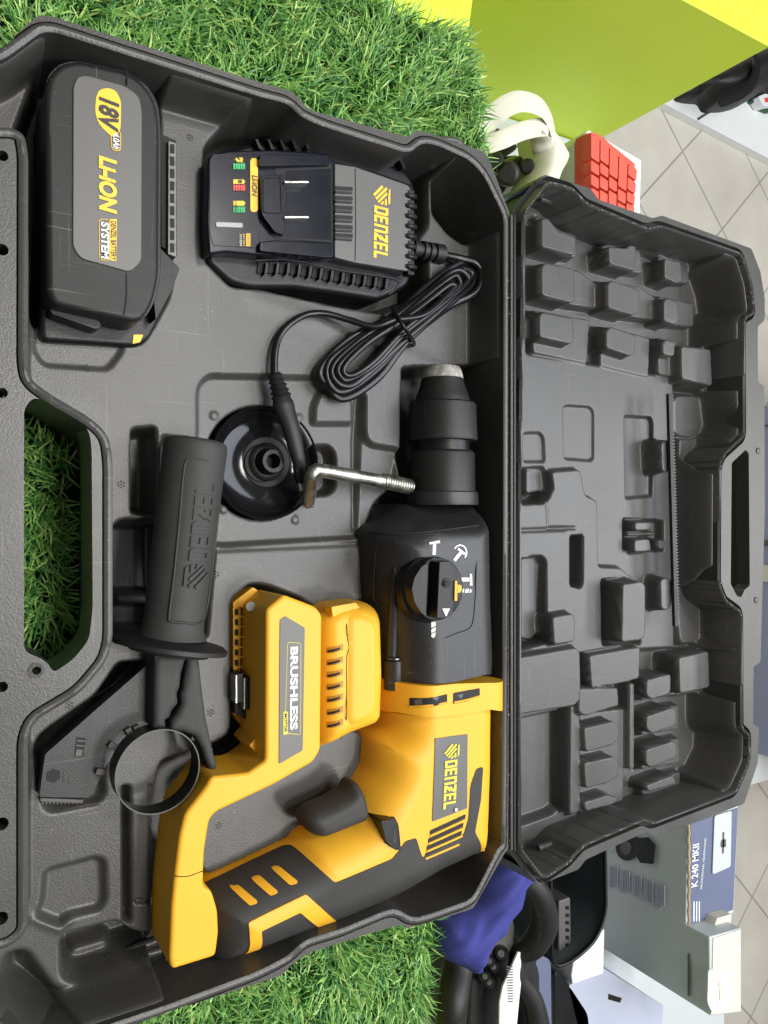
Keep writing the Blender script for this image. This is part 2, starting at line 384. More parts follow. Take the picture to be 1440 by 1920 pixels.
CASE_T = thing('tool_case', 'open black moulded plastic tool case lying flat on green turf with its lid folded back', 'tool case', (0, .19, 0))
cav_px = [(-45, 128), (8, 112), (76, 62), (100, 60), (480, 180), (540, 195), (562, 218), (600, 236), (758, 286), (772, 284), (790, 268), (818, 272), (880, 300), (906, 328), (944, 405), (943, 1000), (940, 1585), (932, 1592), (884, 1686), (804, 1714), (773, 1722), (745, 1704), (724, 1706), (640, 1741), (570, 1762), (540, 1792), (480, 1822), (300, 1888), (100, 1955), (60, 1960), (-45, 1885), (-45, 1790), (20, 1775), (52, 1745), (52, 1385), (64, 1352), (150, 1300), (200, 1240), (211, 1200), (211, 860), (203, 815), (172, 785), (95, 740), (57, 712), (52, 680), (53, 290), (45, 252), (22, 240), (-45, 238)]
CAV = rnd(P2(cav_px, R), .006)
out_px = [(-95, 130), (0, 92), (72, 28), (95, 30), (480, 152), (549, 172), (565, 190), (582, 207), (690, 236), (764, 257), (772, 250), (784, 243), (905, 283), (918, 300), (956, 402), (955, 1000), (953, 1592), (946, 1600), (887, 1704), (764, 1741), (758, 1735), (742, 1736), (671, 1757), (580, 1786), (545, 1810), (530, 1828), (265, 1915), (60, 1985), (-95, 1890)]
OUT = rnd(P2(out_px, R), .003)
hole_px = [(45, 765), (64, 743), (147, 783), (167, 807), (172, 840), (174, 1140), (167, 1200), (137, 1237), (100, 1262), (90, 1243), (73, 1233), (45, 1222)]
HOLE = rnd(P2(hole_px, R), .004)
D_ = lambda poly, z, w=.004, r=.004, zp=DK: ('set', rnd(P2(poly, zp), r), z, w, 0)
U_ = lambda poly, z, w=.004, r=.004: ('set', rnd(P2(poly, z), r), z, w, w)
base_ops = [('set', CAV, DK, .005, 0),
    D_([(20, 250), (52, 165), (82, 90), (120, 100), (240, 135), (285, 165), (303, 205), (304, 470), (330, 500), (318, 560), (285, 620), (265, 648), (75, 640), (52, 600)], .006, .005),
    D_([(60, 600), (240, 600), (235, 660), (205, 698), (80, 690), (58, 660)], .0395, .003),
    D_([(381, 272), (420, 228), (470, 225), (600, 240), (790, 300), (806, 320), (806, 425), (785, 452), (806, 480), (806, 560), (715, 590), (640, 578), (490, 545), (432, 540), (380, 488)], .008, .005),
    D_([(806, 275), (868, 292), (903, 388), (905, 455), (870, 462), (838, 440), (808, 402)], .012, .006),
    # recess round the dust cap
    D_([(366, 1015), (366, 722), (388, 697), (655, 703), (689, 735), (690, 828), (760, 838), (748, 910), (735, 995), (677, 1014), (406, 1030)], .0365, .004, .008),
    D_([(585, 800), (585, 760), (600, 728), (652, 728), (668, 748), (668, 800)], .0415, .004),
    D_([(672, 728), (690, 735), (688, 830), (680, 1000), (665, 1000), (664, 820)], .031, .005),
    ('set', circ(P(495, 868, DK)[:2], .0355, 48), .016, .004, 0),
    D_([(585, 832), (625, 829), (640, 848), (640, 915), (625, 930), (575, 935)], .024, .004),
    *[('set', circ(P(a, b, DK)[:2], .0032, 16), .0375, .0015, 0) for a, b in ((407, 778), (567, 782), (560, 975), (425, 955))],
    # side handle rests
    D_([(243, 800), (296, 797), (300, 968), (243, 968)], .017, .005),
    D_([(300, 812), (425, 828), (392, 1200), (300, 1215), (290, 990)], .028, .006),
    D_([(208, 985), (225, 970), (330, 970), (330, 1205), (214, 1205), (208, 1195)], .004, .007, .008),
    U_([(222, 1118), (285, 1118), (285, 1128), (222, 1128)], .02, .004, .002),
    D_([(221, 1238), (300, 1236), (290, 1280), (245, 1325), (160, 1376), (86, 1416), (84, 1500), (66, 1480), (58, 1405), (70, 1378), (96, 1358), (177, 1302)], .010, .006),
    D_([(75, 1410), (270, 1380), (225, 1400), (203, 1440), (203, 1490), (186, 1512), (95, 1530), (75, 1518)], .036, .005, .008),
    # hammer pocket
    D_([(752, 686), (940, 680), (938, 1600), (885, 1668), (770, 1712), (620, 1762), (330, 1852), (280, 1832), (283, 1640), (283, 1500), (300, 1425), (400, 1392), (425, 1378), (431, 1360), (431, 1125), (468, 1092), (500, 1094), (560, 1116), (600, 1144), (690, 1120), (682, 1100), (682, 1010), (708, 942), (748, 905), (748, 860)], .010, .005),
    U_([(560, 1380), (680, 1370), (684, 1440), (650, 1490), (540, 1568), (378, 1645), (370, 1500)], .040, .005, .01),
    # grooves and pockets by the foot of the hammer
    D_([(226, 1470), (248, 1470), (250, 1735), (228, 1735)], .014, .006),
    D_([(278, 1470), (286, 1470), (286, 1700), (278, 1700)], .014, .004, .002),
    D_([(250, 1685), (285, 1685), (285, 1695), (250, 1697)], .03, .004, .002),
    D_([(74, 1690), (77, 1640), (90, 1626), (185, 1602), (202, 1612), (204, 1690), (190, 1712), (130, 1726), (112, 1742), (60, 1722)], .037, .004, .008),
    D_([(108, 1765), (122, 1748), (225, 1722), (248, 1742), (300, 1750), (300, 1800), (150, 1850), (110, 1842)], .008, .008, .008),
    U_([(138, 1782), (195, 1765), (195, 1772), (138, 1790)], .02, .005, .002),
    D_([(0, 1785), (52, 1770), (110, 1850), (150, 1862), (100, 1910), (-20, 1880)], .02, .012, .01),
    ('bead', P2([(384, 1031), (676, 1018)], DK), -.0015, .002), ('bead', P2([(60, 1722), (112, 1742), (130, 1727)], DK), .0012, .002),
    ('bead', P2([(480, 560), (700, 640), (820, 690)], DK), .0005, .006)]
tray_b = tray('base_tray', CAV, base_ops, R - .004, .001, CASE, CASE_T)
LIPI = offs(CAV, .0042); LIPO = offs(CAV, .0050)
sheet('rim_lip', LIPI, lambda q: R + .0002 + .0012 * np.sin(np.clip(-sdf(q, CAV) / .0042, 0, 1) * math.pi), CASE, CASE_T, .001, .0014, (CAV,))
bolt_px = [((5, 292), 9), ((4, 468), 10), ((4, 737), 9), ((68, 1257), 7), ((4, 1288), 9), ((3, 1545), 11), ((2, 1722), 11)]
holes = [circ(P(*c, R)[:2], r * .4 / 1440 * 1.0, 16) for c, r in bolt_px]
def base_skirt(q):
    z = np.full(len(q), .002); z[np.abs(sdf(q, HOLE)) < .003] = R - .03
    for h in holes: z[np.abs(sdf(q, h)) < .002] = R - .012
    return z
# keep the rim's own outline clear of the groove ring
sheet('base_shell', OUT, R, CASE, CASE_T, base_skirt, .004, [LIPO, HOLE] + holes, smooth=30)
tube('handle_pad', [P(107 + 65 * math.cos(0), y, R - .035) for y in (840, 1000, 1140)], .003, BLK, CASE_T)
lathe('boss_ring', P(68, 1257, R - .0005), P(68, 1257, R + .0012), [(0, .0036), (1, .0036), (1, .0022), (0, .0021)], CASE, CASE_T, cap=False)
for pts in ([(820, 262), (868, 275), (914, 385), (918, 455)], [(922, 480), (924, 700), (924, 1000), (924, 1215)], [(922, 1330), (920, 1420), (918, 1500), (914, 1560)], [(914, 1560), (900, 1600), (868, 1660), (796, 1690)]):
    tube('wall_rib', [P(a, b, .057) for a, b in pts], .0021, CASE, CASE_T, n=10)
for pts in ([(100, 1855), (240, 1800), (300, 1782)], [(135, 1845), (200, 1800), (225, 1795), (240, 1785), (300, 1760)]):
    tube('wall_rib', [P(a, b, .026) for a, b in pts], .003, CASE, CASE_T, n=10)
# rosettes of pin holes pressed in the deck
for c in ((356, 258), (163, 690), (227, 908), (405, 1077), (130, 1322), (395, 1336), (413, 1550), (692, 1077)):
    q = P(*c, DK + .0003)[:2]
    printed('pin_hole_rosette', [circ(q + .0016 * np.array((math.cos(a), math.sin(a))), .00045, 8) for a in np.arange(6) * 1.047] + [circ(q, .00045, 8)], VOID, (.0399 if c[0] in (413,) else DK), CASE_T)
# ---- lid
lid = None
lcav_px = [(983, 402), (1026, 346), (1070, 358), (1096, 386), (1212, 434), (1236, 428), (1388, 480), (1404, 532), (1410, 585), (1396, 592), (1391, 602), (1392, 816), (1354, 850), (1345, 875), (1344, 1095), (1357, 1129), (1386, 1150), (1387, 1368), (1402, 1380), (1400, 1429), (1376, 1482), (1222, 1540), (1206, 1532), (1092, 1580), (1064, 1612), (1018, 1642), (976, 1588), (975, 1000)]
lout_px = [(972, 400), (1020, 327), (1107, 353), (1122, 374), (1224, 409), (1241, 404), (1409, 466), (1426, 510), (1434, 560), (1434, 600), (1421, 612), (1421, 716), (1433, 724), (1434, 960), (1426, 1241), (1413, 1250), (1412, 1358), (1423, 1364), (1421, 1430), (1395, 1507), (1230, 1570), (1210, 1560), (1098, 1612), (1085, 1630), (1009, 1660), (967, 1597), (969, 1000)]
LCAV = rnd(PL2(lcav_px), .005); LOUT = rnd(PL2(lout_px), .0025)
LHOLE = rnd(PL2([(1372, 868), (1398, 843), (1404, 850), (1406, 1098), (1396, 1106), (1390, 1120), (1382, 1118), (1370, 1095)]), .002)
LD = lambda poly, z, w=.004, r=.004, h=None: ('set', rnd(PL2(poly, -.034 if h is None else h), r), z, w, 0)
LU = lambda poly, z, w=.0023, r=.0025: ('set', rnd(PL2(poly, z), r), z, w, w)
lid_ops = [('set', LCAV, -.047, .011, 0),
    LU([(960, 360), (1110, 395), (1120, 430), (1250, 480), (1262, 760), (1262, 1480), (1180, 1530), (960, 1640)], -.036, .006),
    LD([(1000, 398), (1050, 405), (1180, 445), (1300, 495), (1310, 720), (1200, 700), (988, 665), (988, 420)], -.046, .006),
    LU([(1003, 408), (1016, 404), (1050, 432), (1080, 442), (1080, 482), (1003, 470)], -.036), LU([(1002, 497), (1085, 508), (1120, 535), (1122, 578), (1002, 560)], -.037), LU([(1000, 582), (1084, 597), (1105, 600), (1100, 680), (1001, 660)], -.035),
    LU([(1128, 462), (1140, 458), (1200, 470), (1205, 512), (1130, 502)], -.037), LU([(1128, 528), (1198, 538), (1230, 560), (1232, 600), (1128, 585)], -.037), LU([(1126, 612), (1196, 628), (1218, 635), (1215, 705), (1127, 684)], -.035),
    LU([(1236, 480), (1290, 492), (1292, 530), (1236, 528)], -.038), LU([(1236, 556), (1300, 570), (1300, 612), (1236, 606)], -.038), LU([(1234, 634), (1268, 640), (1268, 706), (1236, 700)], -.033),
    LU([(1017, 409), (1027, 409), (1047, 434), (1079, 445), (1077, 478), (1017, 463)], -.025, .002, .002), LU([(1017, 499), (1022, 493), (1076, 504), (1078, 562), (1072, 568), (1017, 553)], -.025, .002), LU([(1013, 590), (1019, 585), (1074, 598), (1076, 638), (1071, 644), (1013, 632)], -.025, .002),
    LU([(1142, 463), (1176, 466), (1180, 460), (1192, 461), (1192, 508), (1144, 494)], -.025, .002, .002), LU([(1141, 530), (1148, 526), (1198, 543), (1199, 580), (1188, 591), (1141, 577)], -.025, .002), LU([(1138, 620), (1145, 613), (1191, 628), (1191, 660), (1183, 667), (1138, 652)], -.025, .002),
    LU([(1247, 485), (1276, 492), (1279, 525), (1271, 531), (1247, 521)], -.025, .002), LU([(1246, 563), (1252, 559), (1270, 566), (1273, 600), (1267, 608), (1246, 602)], -.025, .002), LU([(1244, 641), (1250, 637), (1265, 643), (1264, 667), (1244, 664)], -.025, .002),
    LU([(1270, 648), (1348, 657), (1352, 738), (1276, 722)], -.034, .004), LU([(1279, 650), (1332, 656), (1335, 722), (1280, 710)], -.022, .003),
    LU([(1266, 745), (1310, 745), (1318, 800), (1300, 820), (1266, 812)], -.037, .006, .006), LU([(1275, 825), (1305, 828), (1288, 870), (1275, 885)], -.036, .004),
    LU([(1275, 1060), (1290, 1110), (1310, 1130), (1312, 1200), (1278, 1205), (1268, 1120)], -.038, .006, .006),
    LD([(1059, 762), (1066, 757), (1111, 760), (1119, 770), (1119, 860), (1112, 866), (1060, 862)], -.0385, .002, .004), LD([(1173, 776), (1225, 779), (1230, 790), (1228, 933), (1175, 938)], -.0395, .003, .004),
    LD([(984, 809), (1018, 808), (1026, 820), (1028, 868), (984, 868)], -.039, .002),
    LU([(955, 948), (1026, 940), (1036, 886), (1088, 882), (1096, 930), (1119, 940), (1121, 1065), (1165, 1067), (1190, 1090), (1188, 1205), (1090, 1222), (955, 1232)], -.030, .003, .004),
    LD([(976, 876), (1022, 873), (1036, 885), (1036, 930), (1022, 946), (976, 948)], -.050, .004, .004, -.03), LU([(988, 882), (1012, 880), (1018, 918), (988, 924)], -.040, .003),
    ('bead', PL2([(1026, 940), (1028, 990), (1078, 990)], -.03), -.0012, .0012), ('bead', PL2([(977, 995), (1060, 992)], -.03), -.0012, .0015),
    LD([(1068, 1003), (1093, 1001), (1096, 1010), (1095, 1098), (1088, 1105), (1068, 1100)], -.048, .003, .003, -.03),
    LD([(974, 1046), (1020, 1042), (1027, 1052), (1028, 1160), (1036, 1170), (1036, 1205), (974, 1222)], -.049, .004, .004, -.03), LU([(978, 1048), (1000, 1046), (1006, 1052), (1006, 1185), (996, 1197), (978, 1196)], -.038, .003),
    LU([(1037, 1158), (1073, 1152), (1078, 1160), (1077, 1202), (1040, 1208)], -.022, .003),
    LD([(1122, 1084), (1168, 1082), (1200, 1092), (1212, 1212), (1124, 1212)], -.047, .004, .004, -.032), LU([(1169, 1096), (1203, 1091), (1210, 1098), (1209, 1192), (1201, 1200), (1167, 1204)], -.014, .003),
    LU([(1225, 828), (1262, 824), (1264, 884), (1228, 888)], -.036, .003), LU([(1241, 829), (1261, 826), (1262, 882), (1243, 885)], -.020, .003, .004), LU([(1240, 1088), (1248, 1084), (1259, 1087), (1259, 1138), (1248, 1144), (1241, 1140)], -.020, .003, .004),
    LD([(1170, 970), (1250, 974), (1250, 1036), (1170, 1034)], -.046, .003), LU([(1192, 980), (1222, 979), (1222, 993), (1192, 994)], -.028, .003), LU([(1178, 1000), (1228, 998), (1228, 1003), (1178, 1004)], -.036, .002, .001), LU([(1191, 1013), (1218, 1011), (1221, 1032), (1191, 1034)], -.028, .003), LU([(1235, 1012), (1248, 1013), (1247, 1029), (1236, 1030)], -.028, .002),
    # the lower half
    LU([(955, 1238), (1080, 1216), (1087, 1224), (1088, 1310), (1078, 1322), (955, 1342)], -.024, .003), LD([(974, 1345), (1052, 1328), (1056, 1335), (1056, 1512), (1036, 1530), (974, 1552)], -.045, .004, .004, -.036),
    LD([(1057, 1325), (1070, 1322), (1070, 1528), (1057, 1530)], -.050, .003, .002, -.03), LU([(1072, 1325), (1086, 1322), (1087, 1520), (1070, 1528)], -.030, .003, .002),
    LD([(1088, 1222), (1310, 1210), (1300, 1500), (1190, 1540), (1088, 1545)], -.047, .006, .005, -.032),
    LU([(1106, 1230), (1200, 1214), (1198, 1272), (1160, 1282), (1110, 1288)], -.027), LU([(1087, 1292), (1158, 1290), (1160, 1324), (1148, 1326), (1100, 1342), (1087, 1336)], -.025, .002),
    LU([(1097, 1366), (1150, 1353), (1160, 1362), (1160, 1385), (1146, 1398), (1100, 1409)], -.025, .002), LU([(1097, 1432), (1150, 1419), (1160, 1428), (1158, 1456), (1142, 1467), (1100, 1477)], -.025, .002), LU([(1097, 1505), (1140, 1491), (1158, 1498), (1150, 1508), (1100, 1520)], -.025, .002),
    LU([(1088, 1340), (1168, 1330), (1168, 1500), (1088, 1530)], -.038, .003), LU([(1097, 1366), (1150, 1353), (1160, 1362), (1160, 1385), (1146, 1398), (1100, 1409)], -.025, .002), LU([(1097, 1432), (1150, 1419), (1160, 1428), (1158, 1456), (1142, 1467), (1100, 1477)], -.025, .002), LU([(1097, 1505), (1140, 1491), (1158, 1498), (1150, 1508), (1100, 1520)], -.025, .002),
    LU([(1182, 1282), (1189, 1282), (1189, 1440), (1182, 1442)], -.032, .003, .002),
    LU([(1205, 1270), (1270, 1262), (1275, 1480), (1205, 1490)], -.038, .003), *[('set', rnd(PL2(q, -.038), .002), -.047, .003, 0) for q in ([(1200, 1312), (1280, 1300), (1280, 1322), (1200, 1336)], [(1200, 1378), (1280, 1364), (1280, 1384), (1200, 1400)], [(1200, 1442), (1280, 1428), (1280, 1448), (1200, 1466)])],
    LU([(1214, 1275), (1257, 1264), (1257, 1298), (1250, 1303), (1222, 1311), (1213, 1304)], -.025, .002), LU([(1214, 1343), (1262, 1327), (1267, 1333), (1268, 1360), (1222, 1375), (1213, 1366)], -.025, .002), LU([(1213, 1406), (1262, 1390), (1268, 1396), (1268, 1420), (1220, 1439), (1212, 1432)], -.025, .002), LU([(1213, 1473), (1262, 1454), (1268, 1470), (1215, 1484)], -.028, .002),
    LU([(1265, 1226), (1348, 1212), (1348, 1292), (1270, 1302)], -.036, .004), LU([(1274, 1234), (1328, 1222), (1330, 1288), (1276, 1300)], -.021, .003), ('bead', PL2([(1160, 1585), (1050, 1600)], -.02), 0, .001)]
lid = tray('lid', LCAV, lid_ops, -.004, .0008, CASE, CASE_T, True)
lid.matrix_local = Matrix.Translation(-CASE_T.location) @ ML
lid.matrix_parent_inverse = Matrix.Identity(4)
LLI = offs(LCAV, .0030); LLO = offs(LCAV, .0062)
sheet('lid_lip', LLI, lambda q: .0005 + .0016 * np.sin(np.clip(-sdf(q, LCAV) / .003, 0, 1) * math.pi), CASE, lid, -.052, .0012, (LCAV,), local=True)
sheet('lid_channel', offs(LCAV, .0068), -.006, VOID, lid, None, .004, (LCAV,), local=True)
sheet('lid_rim', LOUT, .0, CASE, lid, lambda q: np.where(np.abs(sdf(q, LHOLE)) < .002, -.012, -.048), .004, (LLO, LHOLE), local=True, smooth=30)
for c in ((1421, 845), (1417, 1125)):
    q = PL(*c); lathe('lid_stud', (q[0], q[1], -.001), (q[0], q[1], .0012), [(0, .0028), (.8, .0028), (1, .002)], CASE, lid, True, 16)
for pts in ([(1012, 372), (1046, 382)], [(1008, 1590), (1032, 1582)]):
    tube('lid_rib', [PL(a, b, -.022) for a, b in pts], .0025, CASE, lid, local=True, n=8, sub=3)
# hinge
hp = lambda y, z=R - .001: P(963, y, z)
tube('hinge_pin', [hp(403), hp(700), hp(1000), hp(1300), hp(1594)], .0018, BLK, CASE_T, n=10, sub=2)
tube('hinge_barrel', [P(958, y, R + .0005) for y in (404, 1000, 1593)], .0013, CASE, CASE_T, n=10, sub=2)
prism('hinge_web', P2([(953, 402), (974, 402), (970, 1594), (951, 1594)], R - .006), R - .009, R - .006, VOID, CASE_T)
# moulding flash and dust beads along the hinge
DUST = mat('pale_dust', (.45, .43, .38), .9)
sp = []
for _ in range(130):
    y = random.uniform(405, 1590); q = P(random.choice((950, 952, 956, 958)) + random.uniform(-1.5, 1.5), y, R + .0004)[:2]; sp.append((circ(q, random.uniform(.00012, .0004), 5), R + .0001, R + .0007))
k = multi('dust_specks', sp, DUST, CASE_T); k['kind'] = 'stuff'
#@@ITEMS
# ------------------------------------------------------------------ rotary hammer
HAM = thing('rotary_hammer', 'yellow and black cordless rotary hammer with an empty battery slot, lying in the case', 'hammer drill', P(700, 1350, .012))
px_m = .000363
U_px = [(716, 1330), (899, 1305), (897, 1420), (893, 1540), (886, 1584), (874, 1595), (858, 1593), (838, 1603), (795, 1622), (720, 1665), (620, 1713), (480, 1767), (406, 1792), (380, 1785), (378, 1668), (400, 1653), (470, 1622), (545, 1584), (560, 1562), (640, 1520), (666, 1470), (686, 1438), (690, 1382), (716, 1360)]
UP = rnd(P2(U_px, .048), .004); HF0 = dome(rnd(P2([(716, 1180), (899, 1180)] + U_px[2:], .048), .004), .042, .038, .024)
HF1 = dome(rnd(P2([(716, 1180), (899, 1180)] + U_px[2:], .048), .004), .042, .038, .024, .0011)
def HG(q): return HF1(q) - .006 * sstep((q[:, 0] - .19) / .08) * sstep((.27 - q[:, 1]) / .08)
def HF(q): return HF0(q) - .006 * sstep((q[:, 0] - .19) / .08) * sstep((.27 - q[:, 1]) / .08)
body, _ = pillow('motor_body', UP, 0, 0, .024, YEL, HAM, .016, zf=HF)
def region(poly, r=.0015): # colour field traced on the surface of the body
    return rnd(np.array([PS(a, b, HF)[:2] for a, b in poly]), r)
def mixed(pts, r=.0015):
    return rnd(np.array([(P(a, b, .048) if e else PS(a, b, HF))[:2] for a, b, e in pts]), r)
grip = sheet('grip', mixed([(385, 1661, 1), (402, 1651, 1), (470, 1620, 1), (546, 1582, 1), (628, 1655, 0), (735, 1610, 0), (746, 1597, 0), (760, 1577, 0), (780, 1571, 0), (790, 1604, 0), (797, 1622, 1), (720, 1666.5, 1), (620, 1714.5, 1), (480, 1768.5, 1), (406, 1794, 1), (384, 1788, 1)]), lambda q: HG(q) + .0006, RUB, HAM, lambda q: HG(q) - .005, .002)
for q in ([(421, 1651), (432, 1641), (479, 1685), (478, 1690), (465, 1694)], [(454, 1629), (470, 1623), (517, 1667), (516, 1671), (504, 1676)], [(491, 1610), (505, 1606), (554, 1648), (553, 1653), (540, 1656)]):
    sheet('grip_stripe', region(q, .001), lambda q: HG(q) + .0016, YEL, grip, lambda q: HG(q) - .0006, .0015).matrix_parent_inverse = Matrix.Identity(4)
sheet('grip_chevron', mixed([(440, 1784.5, 1), (463, 1727, 0), (571, 1674, 0), (620, 1716, 1), (590, 1728, 1), (561, 1709, 0), (488, 1744, 0), (468, 1774.5, 1)], .0012), lambda q: HG(q) + .0016, YEL, grip, lambda q: HG(q) - .0006, .0015).matrix_parent_inverse = Matrix.Identity(4)
sheet('bumper', mixed([(905, 1437, 0), (893, 1441, 0), (882, 1473, 0), (878, 1535, 0), (869, 1565, 0), (789, 1609, 0), (792, 1622, 1), (836, 1603.5, 1), (858, 1594, 1), (872, 1595, 1), (890, 1560, 0), (901, 1500, 0)], .002), lambda q: HG(q) + .0005, RUB, HAM, lambda q: HF(q) - .004, .003)
lab = sheet('name_plate', region([(815, 1384), (876, 1376), (875, 1515), (810, 1540)], .0006), lambda q: HF(q) + .0006, PGRY, HAM, lambda q: HF(q) - .001, .004)
block_word(PS(834, 1394, HF), PS(829, 1518, HF), .0098, PLIM, HF, HAM, eps=.0011, step=.003)
for a, b, c, d in ((806, 1561, 873, 1530), (803, 1576, 869, 1546), (800, 1590, 866, 1561), (797, 1604, 860, 1577)):
    printed('vent_slot', [region([(a, b - 4), (c, d - 4), (c - 1, d + 4), (a - 1, b + 4)], .0008)], VOID, HF, HAM, eps=.0003, step=.002)
    tube('vent_louvre', [PS(a, b + 6, HF) + (0, 0, .0002), PS((a + c) / 2, (b + d) / 2 + 6, HF) + (0, 0, .0004), PS(c, d + 6, HF) + (0, 0, .0002)], .0008, YEL, HAM, n=8, sub=3)
lathe('screw', PS(853, 1517, HF), PS(853, 1517, HF) + (0, 0, .0016), [(0, .0018), (.6, .0018), (1, .0012)], STEEL, HAM, n=14)
# collar band with the cooling slots
BP = rnd(np.vstack([P2([(720, 1289), (765, 1289), (850, 1280)], .083), P2([(921, 1267), (920, 1323)], .062), P2([(914, 1328), (860, 1338), (768, 1346), (758, 1358), (732, 1364), (718, 1356)], .083)]), .0015)
BF = dome(rnd(P2([(716, 1150), (920, 1150), (919, 1460), (716, 1460)], .055), .003), .046, .0405, .022); pillow('motor_collar', BP, 0, 0, .02, YEL, HAM, .02, zf=BF)
def onb(poly, f, r=.0005): return rnd(np.array([PS(a, b, f)[:2] for a, b in poly]), r)
for q in ([(767, 1308), (838, 1301), (838, 1318), (800, 1325), (767, 1327)], [(850, 1299), (899, 1290), (899, 1306), (875, 1315), (849, 1320)]):
    printed('cooling_slot', [onb(q, BF)], VOID, BF, HAM, eps=.0003, step=.002)
for q in ([(775, 1312), (790, 1309), (792, 1320), (778, 1322)], [(808, 1307), (822, 1306), (818, 1314)], [(856, 1303), (868, 1300), (864, 1310)]):
    printed('fan_blade', [onb(q, BF, .0002)], GREYP, BF, HAM, eps=.0006)
for q in ([(767, 1325), (800, 1323), (838, 1317)], [(850, 1317), (875, 1312), (898, 1305)]):
    tube('slot_lip', [PS(a, b, BF) + (0, 0, .0003) for a, b in q], .0007, YEL, HAM, n=8, sub=4)
# gear housing
GP = rnd(np.vstack([P2([(762, 944), (889, 944), (897, 966), (899, 1100), (903, 1200)], .052), P2([(922, 1262), (850, 1279), (765, 1288), (722, 1288)], .084), P2([(716, 1205), (692, 1120), (686, 1000), (700, 986)], .052)]), .002)
GF0 = dome(rnd(P2([(762, 944), (889, 944), (897, 966), (899, 1100), (903, 1215), (905, 1450), (716, 1450), (716, 1205), (692, 1120), (686, 1000), (700, 986)], .052), .003), .042, .0425, .026)
def GF(q): return .042 + (GF0(q) - .042) * (1 - .42 * sstep((-q[:, 0] + P(800, 1000, .06)[0]) / .02))
pillow('gear_housing', GP, 0, 0, .027, GEAR, HAM, .016, zf=GF)
ong = lambda a, b, e=.0005: PS(a, b, GF) + np.array((0, 0, e))
tube('nose_seam', [ong(a, b) for a, b in ((692, 997), (730, 1001), (790, 998), (850, 991), (896, 985))], .0006, VOID, HAM, n=8)
tube('panel_edge', [ong(a, b, .0001) for a, b in ((895, 988), (893, 1060), (891, 1120), (887, 1162), (880, 1178), (860, 1186), (835, 1196))], .00035, VOID, HAM, n=6)
tube('panel_edge', [ong(a, b, .0001) for a, b in ((708, 1004), (703, 1050), (700, 1120), (715, 1136))], .00035, VOID, HAM, n=6)
tube('housing_rib', [ong(a, b, -.0022) for a, b in ((744, 1060), (742, 1120), (740, 1180), (738, 1232))], [.0012, .0030, .0036, .0040], GEAR, HAM, n=14)
lathe('screw_boss', P(740, 1236, .060), P(740, 1291, .060), [(0, .0062), (.03, .0070), (1, .0072)], GEAR, HAM, n=18)
lathe('screw_boss', P(910, 1214, .060), P(910, 1262, .060), [(0, .0052), (.04, .0058), (1, .0062)], BLK2, HAM, n=18)
lathe('housing_screw', P(739, 1231, .062), P(739, 1235, .062), [(0, .003), (.4, .0048), (1, .005)], DSTEEL, HAM, n=14)
A0 = P(829.5, 689, .052); B0 = P(829.5, 948, .052); Lc = B0[0] - A0[0]
tt = lambda y: (P(829.5, y, .052)[0] - A0[0]) / Lc
lathe('chuck_tip', A0, B0, [(0, .0095), (.001, .0115), (tt(695), .0129), (tt(704), .0137), (tt(711), .0142)], mat('dusty_rubber', (.30, .29, .27), .8, .3, .8, 500, .6, 160), HAM, n=48)
lathe('chuck_cone', A0, B0, [(tt(708), .0138), (tt(722), .0150), (tt(742), .0176), (tt(756), .0192), (tt(758), .0192)], BLK2, HAM, n=48)
lathe('chuck_collar', A0, B0, [(tt(756), .0214), (tt(759), .0226), (tt(764), .0229), (tt(806), .0234), (tt(824), .0238), (tt(827), .0234), (tt(828), .018)], BLK2, HAM, n=48)
lathe('chuck_neck', A0, B0, [(tt(826), .0184), (tt(850), .0184)], BLK, HAM, n=48)
lathe('spindle_sleeve', A0, B0, [(tt(846), .0200), (tt(849), .0214), (tt(852), .0218), (tt(926), .0222)], BLK2, HAM, n=48)
lathe('sleeve_flange', A0, B0, [(tt(922), .0232), (tt(924), .0240), (tt(944), .0244), (tt(947), .0240)], GEAR, HAM, n=48)
for y in (848, 926):
    for a, b in ((790, 1),): pass
# mode selector
SC = P(818, 1104, .088)
sel = lathe('mode_selector', SC - (0, 0, .012), SC + (0, 0, .002), [(0, .0222), (.5, .0218), (.62, .0196), (.98, .0192), (1, .0186)], BLK, HAM, n=56)
pin = lambda o: (setattr(o, 'matrix_parent_inverse', Matrix.Identity(4)), o)[1]
pin(prism('selector_half', rnd(P2([(805, 1054), (792, 1063), (779, 1083), (774, 1105), (779, 1130), (791, 1149), (801, 1157)], .0975), .001), .088, .0965, BLK2, sel, .0006))
pin(prism('selector_bar', rnd(P2([(826, 1053), (846, 1052), (857, 1066), (860, 1104), (859, 1120), (853, 1126), (852, 1152), (838, 1160), (821, 1160)], .101), .001), .088, .100, BLK2, sel, .0006))
ZB = .1002
pin(lathe('selector_screw', P(837, 1093, ZB), P(837, 1093, ZB) + (0, 0, .0003), [(0, .0031), (1, .0031)], VOID, sel, n=20))
pin(lathe('screw_head', P(835, 1094, ZB + .0004), P(835, 1094, ZB) + (0, 0, .0009), [(0, .0019), (1, .0016)], DSTEEL, sel, n=6))
pin(printed('pointer_mark', [P2([(829, 1141), (843, 1141), (836, 1156)], ZB)], PWHT, ZB, sel, eps=.0003))
pin(multi('lock_button', [(rnd(P2([(852, 1089), (856, 1089), (856, 1126), (851, 1126)], .1005), .0003), .099, .1012), (rnd(P2([(857, 1096), (864, 1097), (865, 1105), (862, 1111), (857, 1111)], .100), .0005), .088, .1005)], YEL, sel))
def line_poly(p, q, wpx):
    p = np.array(p, float); q = np.array(q, float); d = (q - p) / np.linalg.norm(q - p); n = np.array((-d[1], d[0])) * wpx / 2
    return [tuple(p + n), tuple(q + n), tuple(q - n), tuple(p - n)]
